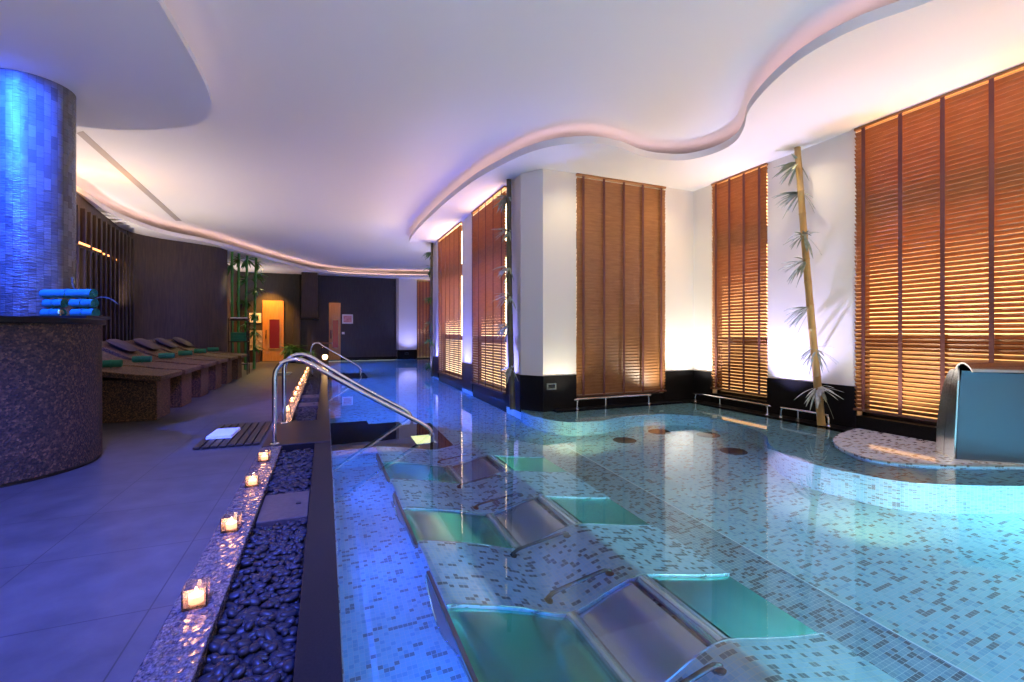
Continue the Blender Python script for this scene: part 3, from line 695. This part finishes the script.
root = thing('duckboard_mat', 'dark grooved duckboard lying on the deck before the nearer handrails', 'mat', (-.83, 5.4, 0))
for k_ in range(8):
    MB().box(-.27+.0675*k_+.006, -.27+.0675*(k_+1)-.006, -.56, .56, .008, .026).obj('slat', 'darkwood', root, bevel=.003)
for yy in (-.45, 0, .45): MB().box(-.26, .26, yy-.03, yy+.03, 0, .009).obj('batten', 'darkwood', root)
root = thing('folded_towel', 'folded white towel lying on the dark duckboard', 'towel', (-.94, 5.34, .026), rz=-.05)
MB().box(-.11, .11, -.20, .20, 0, .014).obj('lower_fold', 'towel_white', root, bevel=.006, seg=3)
MB().box(-.108, .106, -.195, .198, .0145, .030).obj('upper_fold', 'towel_white', root, bevel=.007, seg=3)

# ------------------------------------------------------------------ bar counter and its things
BC = (-2.45, 4.72); BR = .72
root = thing('bar_counter', 'round bar counter of mottled brown stone under the blue column', 'counter', (BC[0], BC[1], 0))
def ringpart(r0, r1, z0, z1, n=72):
    return MB().lathe([(r0, z0), (r1, z0), (r1, z1), (r0, z1), (r0, z0)], n)
ringpart(BR-.12, BR, .03, 1.12).obj('body', 'barstone', root, smooth=40)
ringpart(BR-.10, BR-.025, 0, .032).obj('plinth', 'blackmat', root, smooth=40)
ringpart(.22, BR+.02, 1.118, 1.165).obj('counter_top', 'black', root, smooth=40) if False else MB().lathe([(.05, 1.118), (BR+.02, 1.118), (BR+.025, 1.125), (BR+.025, 1.158), (BR+.02, 1.165), (.05, 1.165)], 72).obj('counter_top', 'black', root, smooth=30)
def roll_mesh(L, r, n=28):
    mb = MB()
    path = []; turns = 2.6; N = 70
    pr = []
    for i in range(N+1):
        q = i/N; a = q*turns*2*PI; rr = r*(.18+.82*q); pr.append((rr*math.cos(a), rr*math.sin(a)))
    th_ = r*.13; out = pr; inn = [(x*(1-th_/max(.004, math.hypot(x, y))), y*(1-th_/max(.004, math.hypot(x, y)))) for x, y in pr]
    ring = out+inn[::-1]; n = len(ring)
    # solid core disc to close, plus spiral
    vs = [(-L/2, x, z+r) for x, z in ring]+[(L/2, x, z+r) for x, z in ring]
    fs = [(i, (i+1) % n, n+(i+1) % n, n+i) for i in range(n)]
    for i in range(N): fs += [(i, i+1, n-2-i, n-1-i)[::-1], tuple(n+k2 for k2 in (i, i+1, n-2-i, n-1-i))]
    mb.add(vs, fs)
    mb.tube([(-L/2+.01, 0, r), (L/2-.01, 0, r)], r*.86, 24)
    return mb
def roll(label, loc, rz, L, r, m, group, proto=None):
    if proto is not None: return dup(proto, label, loc, rz)
    root = thing('rolled_towel', label, 'towel', loc, rz, group)
    roll_mesh(L, r).obj('roll', m, root, smooth=40)
    MB().tube([(0, r*1.005*math.cos(a), r+r*1.005*math.sin(a)) for a in [2*PI*q/24 for q in range(25)]], .004, 6, False).obj('tie_band', m, root)
    return root
tz = 1.165; ta = -math.radians(27)
ux, uy = math.cos(ta), math.sin(ta)
cxp, cyp = -1.99, 4.97
tray = thing('towel_tray', 'dark lacquered tray under the turquoise towels on the bar', 'tray', (cxp, cyp, tz), ta)
MB().box(-.25, .25, -.09, .09, 0, .012).obj('base', 'blackmat', tray, bevel=.003)
tm = MB(); tm.box(-.25, .25, -.10, -.09, 0, .028).box(-.25, .25, .09, .10, 0, .028).box(-.26, -.25, -.10, .10, 0, .028).box(.25, .26, -.10, .10, 0, .028)
tm.obj('rim', 'blackmat', tray, bevel=.002)
rr = .041
g1 = 'rolled turquoise towels on the bar'
def along(u, w=0): return (cxp+ux*u-uy*w, cyp+uy*u+ux*w)
p1 = roll('short rolled turquoise towel at the bottom of the bar stack, by the column', (*along(-.15), tz+.0135), ta, .17, rr, 'towel_blue', g1)
p2 = roll('short rolled turquoise towel at the bottom of the bar stack, away from the column', (*along(.14), tz+.0135), ta, .20, rr, 'towel_blue', g1)
roll('middle-layer turquoise rolled towel of the bar stack, by the column', (*along(-.13), tz+.012+2*rr), ta, .17, rr, 'towel_blue', g1)
roll('middle-layer turquoise rolled towel of the bar stack, away from the column', (*along(.13), tz+.012+2*rr), ta, .20, rr, 'towel_blue', g1)
roll('long turquoise rolled towel lying across the top of the bar stack', (*along(-.01), tz+.012+4*rr), ta, .46, rr, 'towel_blue', g1)
root = thing('shell_ornament', 'small gilt shell ornament standing between the turquoise towels', 'ornament', (*along(.0, -.075), tz+.012), ta)
MB().lathe([(.0, 0), (.018, 0), (.02, .006), (.006, .012), (.005, .03)], 16).obj('stand', 'gold', root, smooth=40)
sh = MB()
for k_ in range(7):
    a = PI*(k_+.5)/7; sh.tube([(0, 0, .03), (.022*math.cos(a), -.004, .03+.022*math.sin(a)), (.036*math.cos(a), 0, .03+.036*math.sin(a))], [.002, .006, .003], 6)
sh.obj('shell', 'gold', root, smooth=50)
root = thing('orchid_stem', 'bare curved stem arching up in front of the slatted screen from a dark pot', 'plant', (-1.98, 5.17, 1.166))
MB().lathe([(.0, 0), (.03, 0), (.042, .07), (.038, .07), (.028, .01)], 20).obj('pot', 'blackmat', root, smooth=40)
MB().tube(spline([(0, 0, .03), (-.01, .01, .14), (-.05, .03, .22), (-.09, .05, .31), (-.10, .06, .38)], 6), [.007]*24+[.004], 8).obj('stem', 'cork', root, smooth=60)
MB().tube(spline([(0, 0, .05), (.05, .0, .15), (.12, -.02, .20), (.2, -.03, .19), (.26, -.04, .14)], 6), [.006]*24+[.003], 8).obj('stem', 'cork', root, smooth=60)

# slatted wine-rack like screen on the left wall
root = thing('slatted_screen', 'tall dark timber slat screen with glowing shelves behind the bar', 'screen', (-3.45, 7.6, 0))
x0 = -3.45
for i in range(22):
    yy = 6.9+i*.235; xx = -3.56-.10*max(0, yy-9.2)/1.3 if yy > 9.2 else -3.56
    MB().box(xx-.03+.0, xx+.06, yy-.03, yy+.03, 0, 3.02).obj('slat', 'darkwood', root, loc=(-3.45, 7.6, 0), bevel=.004)
for z in (.5, 1.35, 2.42):
    MB().prism([(-3.5, 6.8), (-3.60, 6.8), (-3.60, 9.2), (-3.95, 11.85), (-3.82, 11.85), (-3.5, 9.2)], z-.03, z).obj('shelf', 'darkwood', root, loc=(-3.45, 7.6, 0))
for i in range(9):
    yy = 7.0+i*.5; xx = -3.50-.13*max(0, yy-9.2)
    MB().box(xx-.0, xx+.012, yy, yy+.34, 2.425, 2.455).obj('shelf_light', 'shelf_glow', root, loc=(-3.45, 7.6, 0))

# ------------------------------------------------------------------ heated stone loungers
bl = ['stone heated lounger nearest the bar counter', 'stone heated lounger second from the bar counter', 'stone heated lounger third from the bar counter', 'stone heated lounger fourth from the bar counter', 'stone heated lounger fifth from the bar counter', 'stone heated lounger farthest from the bar, by the towel trolley']
lroot = thing('heated_lounger', bl[0], 'lounger', (-1.87, 6.95, 0), group='stone heated loungers along the curved wall')
MB().box(-.92, 0, -.26, .26, 0, .50).obj('pedestal', 'loungerstone', lroot, bevel=.01)
pr = spline([(.09, .545), (-.2, .575), (-.45, .615), (-.62, .625), (-.85, .66), (-1.1, .78), (-1.33, .90), (-1.42, .915)], 5)
MB().sheet_y(pr[::-1], -.43, .43, .065).obj('slab', 'loungerstone', lroot, smooth=40, bevel=.012)
MB().box(-1.42, -1.0, -.36, .36, 0, .64).obj('head_block', 'loungerstone', lroot, bevel=.01)
LY = [6.95, 7.97, 9.06, 10.13, 11.2, 12.2]
for i in range(1, 6): dup(lroot, bl[i], (-1.87+(.0 if i < 5 else .04), LY[i], 0))
ro = roll('rolled green towel on the stone lounger nearest the bar', (-2.40, LY[0], .625), 0, .21, .052, 'towel_green', 'rolled green towels on the loungers')
rl = ['nearest the bar', 'second from the bar', 'third from the bar', 'fourth from the bar', 'fifth from the bar', 'farthest from the bar']
ro.rotation_euler = (0, 0, .15)
for i in range(1, 6): roll('rolled green towel on the stone lounger '+rl[i], (-2.40+(.0 if i < 5 else .04), LY[i], .625), random.uniform(.0, .3), .21, .052, 'towel_green', '', proto=ro)
def cushion(label, loc):
    root = thing('head_cushion', label, 'cushion', loc, group='dark head cushions on the loungers'); mb = MB(); N = 14
    vs = []; fs = []
    for sgn in (1, -1):
        for i in range(N+1):
            for j in range(N+1):
                u, w = i/N*2-1, j/N*2-1; hh = .055*max(0, (1-abs(u)**3.5))**.5*max(0, (1-abs(w)**3.5))**.5
                x, y_ = u*.15*(1-.04*w*w), w*.23*(1-.05*u*u); vs.append((x, y_, -x*.55+.068+sgn*hh))
    q = (N+1)**2
    for i in range(N):
        for j in range(N):
            a = i*(N+1)+j; fs.append((a, a+N+1, a+N+2, a+1)); fs.append((q+a, q+a+1, q+a+N+2, q+a+N+1))
    mb.add(vs, fs).obj('pad', 'cushion', root, smooth=80)
    MB().tube(spline([(.15, -.225, -.015), (.155, 0, -.02), (.15, .225, -.015)], 5), .005, 6).obj('piping', 'cushion', root, smooth=60)
    return root
for i in range(2, 6): cushion('dark padded head cushion on the stone lounger '+rl[i], (-2.98+(.0 if i < 5 else .04), LY[i], .783))

# towel trolley with green towels
root = thing('towel_trolley', 'slim dark metal towel stand between the loungers and the green bamboo', 'towel stand', (-2.02, 13.35, 0))
for sx in (-.2, .2):
    for sy in (-.16, .16): MB().cyl((sx, sy, 0), (sx, sy, 1.42), .014, 10).obj('leg', 'blackmat', root)
for z in (.25, .82, 1.36): MB().box(-.22, .22, -.18, .18, z, z+.022).obj('shelf', 'blackmat', root, bevel=.004)
for k_ in range(3):
    o_ = thing('folded_towel', ['folded green towel lowest in the stand by the bamboo', 'folded green towel in the middle of the pile on the stand by the bamboo', 'folded green towel topmost on the middle shelf of the stand by the bamboo'][k_], 'towel', (-2.02, 13.35, .842+.075*k_), group='folded green towels on the stand')
    MB().box(-.17, .17, -.14, .14, 0, .036).obj('lower_fold', 'towel_green', o_, bevel=.014, seg=3); MB().box(-.168, .169, -.138, .139, .037, .073).obj('upper_fold', 'towel_green', o_, bevel=.014, seg=3)
o_ = thing('folded_towel', 'folded pale towel on the top shelf of the dark towel stand', 'towel', (-2.02, 13.35, 1.383))
MB().box(-.17, .17, -.135, .135, 0, .03).obj('lower_fold', 'cushion', o_, bevel=.012, seg=3); MB().box(-.175, .178, -.138, .139, .031, .06).obj('upper_fold', 'towel_white', o_, bevel=.012, seg=3)

# ------------------------------------------------------------------ far end
def sauna_door(n, x0_, x1_, h_):
    d = st(MB().box(x0_, x1_, YE-.07, YE-.001, .01, h_), 'door_%d' % n, 'pinewood', bevel=.006)
    w = x1_-x0_; gx0 = x0_+w*.32; gx1 = x1_-w*.20
    MB().box(gx0, gx1, YE-.082, YE-.055, .48, 1.55).obj('pane', 'red_glass', d)
    fr = MB()
    for a, b, c_, e in ((gx0-.03, gx0, .45, 1.58), (gx1, gx1+.03, .45, 1.58), (gx0-.03, gx1+.03, 1.55, 1.58), (gx0-.03, gx1+.03, .45, .48)): fr.box(a, b, YE-.09, YE-.06, c_, e)
    fr.obj('pane_frame', 'bamboo', d)
    MB().tube([(x0_+w*.17, YE-.07, .85), (x0_+w*.17, YE-.13, .87), (x0_+w*.17, YE-.13, 1.13), (x0_+w*.17, YE-.07, 1.15)], .018, 8).obj('door_handle', 'darkwood', d, smooth=50)
    return d
sauna_door(1, -2.12, -1.42, 2.25)
sauna_door(2, .14, .56, 2.22)
st(MB().box(-2.55, -2.13, YE-.10, YE, .42, 1.15), 'trim_14', 'cladding')
root = thing('wall_picture', 'small white framed panel with a dark face left of the glowing sauna door', 'panel', (-2.36, YE-.02, 1.42))
MB().box(-.19, .19, -.02, .02, 0, .36).obj('frame', 'white', root, bevel=.006); MB().box(-.11, .11, -.026, -.018, .09, .28).obj('face', 'screen', root)
root = thing('wicker_bin', 'low dark wooden bin below the pale stone patch beside the sauna', 'bin', (-2.34, YE-.35, 0))
MB().lathe([(.0, 0), (.17, 0), (.20, .40), (.18, .40), (.16, .03), (.0, .03)], 20).obj('body', 'rail_wood', root, smooth=40); MB().lathe([(.185, .40), (.21, .40), (.21, .43), (.185, .43), (.185, .40)], 20).obj('rim', 'darkwood', root, smooth=40)
root = thing('framed_notice', 'small framed pinkish notice right of the second sauna door', 'notice', (.82, YE-.02, 1.42))
MB().box(-.20, .20, -.02, .018, 0, .36).obj('frame', 'white', root, bevel=.006); MB().box(-.15, .15, -.026, -.018, .05, .31).obj('print', 'pink_print', root)
root = thing('wall_switch', 'small pale wall switch below the pinkish notice', 'switch', (.66, YE-.015, 1.0))
MB().box(-.05, .05, -.02, .014, 0, .09).obj('plate', 'white', root, bevel=.005); MB().box(-.02, .02, -.028, -.018, .025, .065).obj('rocker', 'white', root, bevel=.003)
root = thing('hanging_hood', 'dark box-shaped hood hanging from the far soffit between the sauna doors', 'hood', (-.52, 18.45, 1.62))
MB().box(-.27, .27, -.25, .25, 0, 1.648).obj('shaft', 'wallpaper', root, bevel=.006); MB().box(-.32, .32, -.30, .30, -.04, .02).obj('rim', 'darkwood', root, bevel=.006)
root = thing('wall_pilaster', 'dark slim pilaster beside the hanging hood', 'pilaster', (-.98, YE-.08, 0)); MB().box(-.12, .12, -.07, .075, 0, 3.26).obj('shaft', 'wallpaper_grey', root, bevel=.01); MB().box(-.15, .15, -.10, .075, 0, .12).obj('base', 'black', root, bevel=.005)
# potted plants, table, lantern
def potted(label, loc, h_, n, L, w):
    root = thing('potted_plant', label, 'plant', loc); MB().lathe([(.0, 0), (.12, 0), (.16, .26), (.14, .26), (.11, .05), (.0, .05)], 20).obj('pot', 'darkwood', root, smooth=40)
    sm = MB(); lf = MB()
    for i in range(6):
        a = 2*PI*i/6+random.uniform(-.3, .3); tip = (math.cos(a)*.2, math.sin(a)*.2, h_*random.uniform(.7, 1)); sm.tube(spline([(0, 0, .06), (tip[0]*.4, tip[1]*.4, tip[2]*.6), tip], 4), .006, 6); leaf_spray(lf, tip, n, L, w)
        leaf_spray(lf, (tip[0]*.6, tip[1]*.6, tip[2]*.75), n//2, L, w)
    sm.obj('stem', 'leaf_green', root); lf.obj('foliage', 'leaf_green', root)
potted('leafy dark green plant in a pot right of the glowing sauna door', (-1.05, 18.0, 0), .62, 14, .32, .06)
potted('small leafy plant on the floor beside the far table', (-.62, 17.3, 0), .42, 10, .25, .05)
root = thing('side_table', 'small round table under the hanging hood at the far end', 'table', (-.10, 18.0, 0))
MB().lathe([(.0, .66), (.30, .66), (.31, .68), (.30, .70), (.0, .70)], 28).obj('tabletop', 'rail_wood', root, smooth=30); MB().cyl((0, 0, .02), (0, 0, .66), .03, 14).obj('pedestal', 'blackmat', root); MB().lathe([(.0, 0), (.2, 0), (.2, .015), (.03, .03)], 24).obj('foot', 'blackmat', root, smooth=40)
root = thing('serving_bowl', 'shallow pale bowl on the small far table', 'bowl', (-.10, 18.0, .70)); MB().lathe([(.0, 0), (.07, 0), (.16, .06), (.15, .062), (.06, .012), (.0, .012)], 24).obj('body', 'cork', root, smooth=50); MB().lathe([(.05, 0), (.075, 0), (.075, .004), (.05, .004)], 24).obj('foot_ring', 'cork', root)
root = thing('floor_lantern', 'glowing round lantern on the floor in front of the second sauna door', 'lantern', (.0, 16.8, 0))
MB().box(-.10, .10, -.10, .10, 0, .14).obj('base', 'darkwood', root, bevel=.006); MB().lathe([(.0, .14), (.05, .15), (.085, .20), (.09, .235), (.07, .29), (.03, .315), (.0, .318)], 20).obj('globe', 'lamp_on', root, smooth=60)
lamp('lantern_light', 'POINT', (.0, 16.62, .3), (1, .55, .2), 6, size=.06)
root = thing('foot_bath', 'shallow white oval basin on the deck beyond the candles', 'basin', (-.95, 12.7, 0))
MB().lathe([(.0, 0), (.14, 0), (.17, .05), (.16, .052), (.12, .012), (.0, .012)], 28).obj('bowl', 'white', root, smooth=40); MB().lathe([(.155, .05), (.185, .052), (.185, .06), (.155, .06), (.155, .05)], 28).obj('rim', 'white', root, smooth=40)

# skirting lamp boxes (small recessed lights in the black skirting)
def skirt_light(label, loc, ax):
    root = thing('skirting_light', label, 'light', loc, rz=ax, group='square lights in the black skirting')
    MB().box(-.075, .075, -.008, .004, 0, .09).obj('bezel', 'plate', root, bevel=.003); MB().box(-.05, .05, -.012, -.006, .02, .07).obj('lens', 'screen', root)
skirt_light('small square light on the black skirting by the white corner', (2.88, YF-.017, .27), 0)
skirt_light('small square light on the black skirting of the far white column', (3.1, YE-.07, .16), 0)

# ------------------------------------------------------------------ lights
def pool_lamp(label, x, y, z, face, color, e, size=.14):
    root = thing('pool_light', label, 'pool light', (x, y, z), group='round pool lights under water')
    ax = Vector(face)
    rot = ax.to_track_quat('Z', 'Y').to_euler(); root.rotation_euler = rot
    MB().lathe([(.0, 0), (.075, 0), (.075, .012), (.06, .02), (.058, .012), (.0, .012)], 24).obj('ring', 'steel', root, smooth=40)
    MB().lathe([(.0, .013), (.056, .013)], 24).obj('lens', M.setdefault('lens_%s' % str(color), mat('pool_lens', (.8, .8, .8), .3, emit=color, es=3)), root)
    l = lamp('pool_lamp', 'AREA', (x+face[0]*.03, y+face[1]*.03, z+face[2]*.03), color, e, (x+face[0], y+face[1], z+face[2]), size); l.data.shape = 'DISK'; l.data.spread = math.radians(170)
BLUE = (.03, .13, 1.0); CYAN = (.40, .86, 1.0)
for i, y in enumerate([.6, 1.7, 2.8, 3.9, 7.2, 9.2, 11.2, 14.0, 16.5]):
    pool_lamp('round blue pool light on the deck-side pool wall, %s from the camera' % ORD[i], .056, y, -.42, (1, 0, 0), BLUE, 4.5 if y < 5 else 120)
for i, (x, y) in enumerate([(5.3, .1), (5.3, .8)]):
    pool_lamp('round white pool light on the pool wall under the widest blind, %s along' % ORD[i], x, y, -.42, (-.8, .6, 0), CYAN, 42)
for i, x in enumerate([.24, 1.0, 1.6, 2.6, 3.4, 4.3]):
    pool_lamp('round pool light on the near end wall, %s from the deck' % ORD[i], x, YB+.05, (-.34, -.16, -.16)[i] if i < 3 else -.35, (0, 1, .05), ((.02, .11, 1), (.06, .30, 1), (.10, .40, 1))[i] if i < 3 else CYAN, 80 if i < 3 else 30)

lamp('pool_lamp', 'SPOT', (2.1, 3.9, -.5), (.95, 1.0, .40), 42, (2.95, 4.85, -.35), .04, 95, .8)
lamp('pool_lamp', 'SPOT', (2.9, 1.6, -.5), (.95, 1.0, .45), 30, (3.9, 2.3, -.35), .04, 100, .8)
root = thing('step_glint', 'glowing yellow plate standing in for light reflected on the black pool steps', 'pool light', (.98, 5.15, -.6))  # added plate, its glow paints the yellow reflection on the tread
MB().box(-.17, .17, -.20, .20, 0, .012).obj('frame', 'steel', root, bevel=.003); MB().box(-.15, .15, -.18, .18, .010, .016).obj('lens', mat('step_glint_face', (.8, .7, .3), .3, emit=(1, .82, .30), es=1.1), root)
# cove light strips lying on the soffits, behind the lip
def cove(name, pts, off, z, color, strength, idx=None):
    mb = MB(); n = len(pts); lft = []; rgt = []
    for i in range(n):
        a = Vector(pts[max(i-1, 0)]); b = Vector(pts[min(i+1, n-1)]); d = (b-a).normalized(); nn = Vector((d.y, -d.x))*(1 if off > 0 else -1)
        p = Vector(pts[i]); lft.append(p+nn*(abs(off))); rgt.append(p+nn*(abs(off)+.03))
    vs = [(p.x, p.y, z) for p in lft]+[(p.x, p.y, z) for p in rgt]
    mb.add(vs, [(i, i+1, n+i+1, n+i) for i in range(n-1)])
    o = mb.obj(name, mat('cove_led', (1, 1, 1), .5, emit=color, es=strength)); o['kind'] = 'structure'; return o
cove('trim_15', rs[::3], .12, ZS+.10, (1, .60, .58), 3.2)
cove('trim_16', ls[::3], -.12, ZS+.08, (1, .56, .42), 5.5)
cove('trim_17', (lambda q: q+q[:1])(spline([(-2.28+(x+2.28)*.93, 4.0+(y-4.0)*.93) for x, y in disc], 4, True)), .0001, 3.30, (1, .7, .62), 2)

LAV = (.72, .66, 1.0)
# deck washes (ceiling spots above and behind the camera)
lamp('deck_spot', 'SPOT', (-.6, .6, 3.4), (.05, .10, 1.0), 2000, (-1.0, 2.2, 0), .06, 70, .5)
lamp('deck_spot', 'SPOT', (-.4, 2.2, 3.5), (.10, .13, 1.0), 600, (-.75, 3.6, 0), .06, 60, .7)
lamp('deck_spot', 'SPOT', (.2, 6.0, 3.5), (.16, .12, 1.0), 650, (-.75, 8.4, 0), .06, 56, .8)
lamp('column_spot', 'SPOT', (-2.62, 4.10, 3.17), (.010, .08, 1.0), 1100, (-2.42, 5.1, 2.3), .03, 92, .55)
# wall washers in the gutter
def up(loc, tgt, color, e, ang=80): lamp('wall_washer', 'SPOT', loc, color, e, tgt, .03, ang, .8)
up((5.1, 5.2, .05), (5.36, 5.56, 2.0), (1, .96, .88), 85)
up((4.7, 5.25, .05), (4.3, 5.2, 3.3), (1, .92, .72), 36, 130)
up((5.0, 2.7, .05), (4.9, 2.7, 3.3), (1, .92, .72), 46, 130)
up((3.0, 5.3, .05), (2.9, 5.35, 3.3), (1, .91, .70), 26, 120)
up((5.05, 4.05, .05), (5.42, 3.7, 1.8), (.55, .50, 1), 150)
up((5.1, 4.25, .05), (5.42, 3.75, 2.6), (.75, .70, 1), 50, 60)
up((2.25, 6.3, .05), (2.56, 6.2, 1.6), (.25, .25, 1), 110)
up((2.25, 8.5, .05), (2.56, 8.5, 1.6), (.25, .25, 1), 110)
up((2.25, 11.1, .05), (2.56, 11.15, 1.6), (.25, .25, 1), 110)
up((3.2, 18.2, .05), (3.2, 18.95, 1.6), (.35, .35, 1), 80)
# warm fill spots added under the soffit to brighten the window walls
for p, tg, e in [((4.9, 3.7, 3.27), (5.42, 3.6, 1.9), 14), ((3.0, 4.9, 3.27), (3.3, 5.6, 1.6), 22), ((4.6, 5.0, 3.27), (4.7, 5.6, 1.6), 18), ((4.6, 1.8, 3.27), (5.4, 2.2, 1.3), 30), ((4.6, 4.6, 3.27), (5.42, 4.8, 1.4), 10)]:
    lamp('soffit_fill', 'SPOT', p, (1, .80, .48), e, tg, .04, 110, 1)
for p, e in [((-2.7, 1.6, .1), 75), ((-2.6, -1.5, .1), 90), ((-1.0, -1.6, .1), 170), ((1.6, -1.7, .1), 150), ((-3.3, 8.6, 1.4), 110), ((-3.4, 11.0, 1.4), 110), ((-2.5, 17.6, 1.8), 60), ((3.2, 12.6, .1), 150), ((-3.2, 7.4, 1.3), 50)]:  # unseen fill spots added to brighten the ceiling
    lamp('ceiling_fill', 'SPOT', p, (1, .82, .70), e, (p[0]+(.6 if p[0] < -3 else 0), p[1]+.3, 3.5), .05, 150, 1)
lamp('soffit_fill', 'SPOT', (4.5, 3.3, 3.27), (.36, .32, 1), 110, (4.85, 2.5, 0), .05, 55, .8)  # violet fill added to tint the upper ledge
# sauna corner
lamp('sauna_spot', 'SPOT', (-1.9, 18.2, 3.1), (1, .40, .06), 420, (-1.85, 18.95, 1.1), .05, 75, .8)
lamp('sauna_spot', 'SPOT', (.4, 18.4, 3.1), (1, .5, .14), 25, (.35, 18.95, 1.2), .05, 50, .8)
lamp('alcove_spot', 'SPOT', (-1.7, 17.2, 3.2), (1, .66, .26), 260, (-1.8, 16.6, 0), .05, 100, .8)
lamp('alcove_spot', 'SPOT', (-1.5, 15.9, 3.2), (1, .75, .35), 160, (-2.2, 14.8, 1.6), .05, 80, .8)
lamp('shelf_spot', 'POINT', (-3.2, 9.0, 3.1), (1, .45, .12), 12, size=.05)

w = bpy.data.worlds.new('world'); S.world = w; w.use_nodes = True
w.node_tree.nodes['Background'].inputs[0].default_value = (1.0, .92, .86, 1); w.node_tree.nodes['Background'].inputs[1].default_value = .62

S.view_settings.view_transform = 'Standard'; S.view_settings.look = 'None'; S.view_settings.gamma = 1; S.view_settings.use_curve_mapping = False
S.view_settings.exposure = 0.42
S.cycles.caustics_reflective = False; S.cycles.caustics_refractive = True
S.cycles.max_bounces = 10; S.cycles.diffuse_bounces = 5; S.cycles.glossy_bounces = 5; S.cycles.transmission_bounces = 6; S.cycles.transparent_max_bounces = 12
S.cycles.sample_clamp_indirect = 6
S.cycles.use_denoising = True
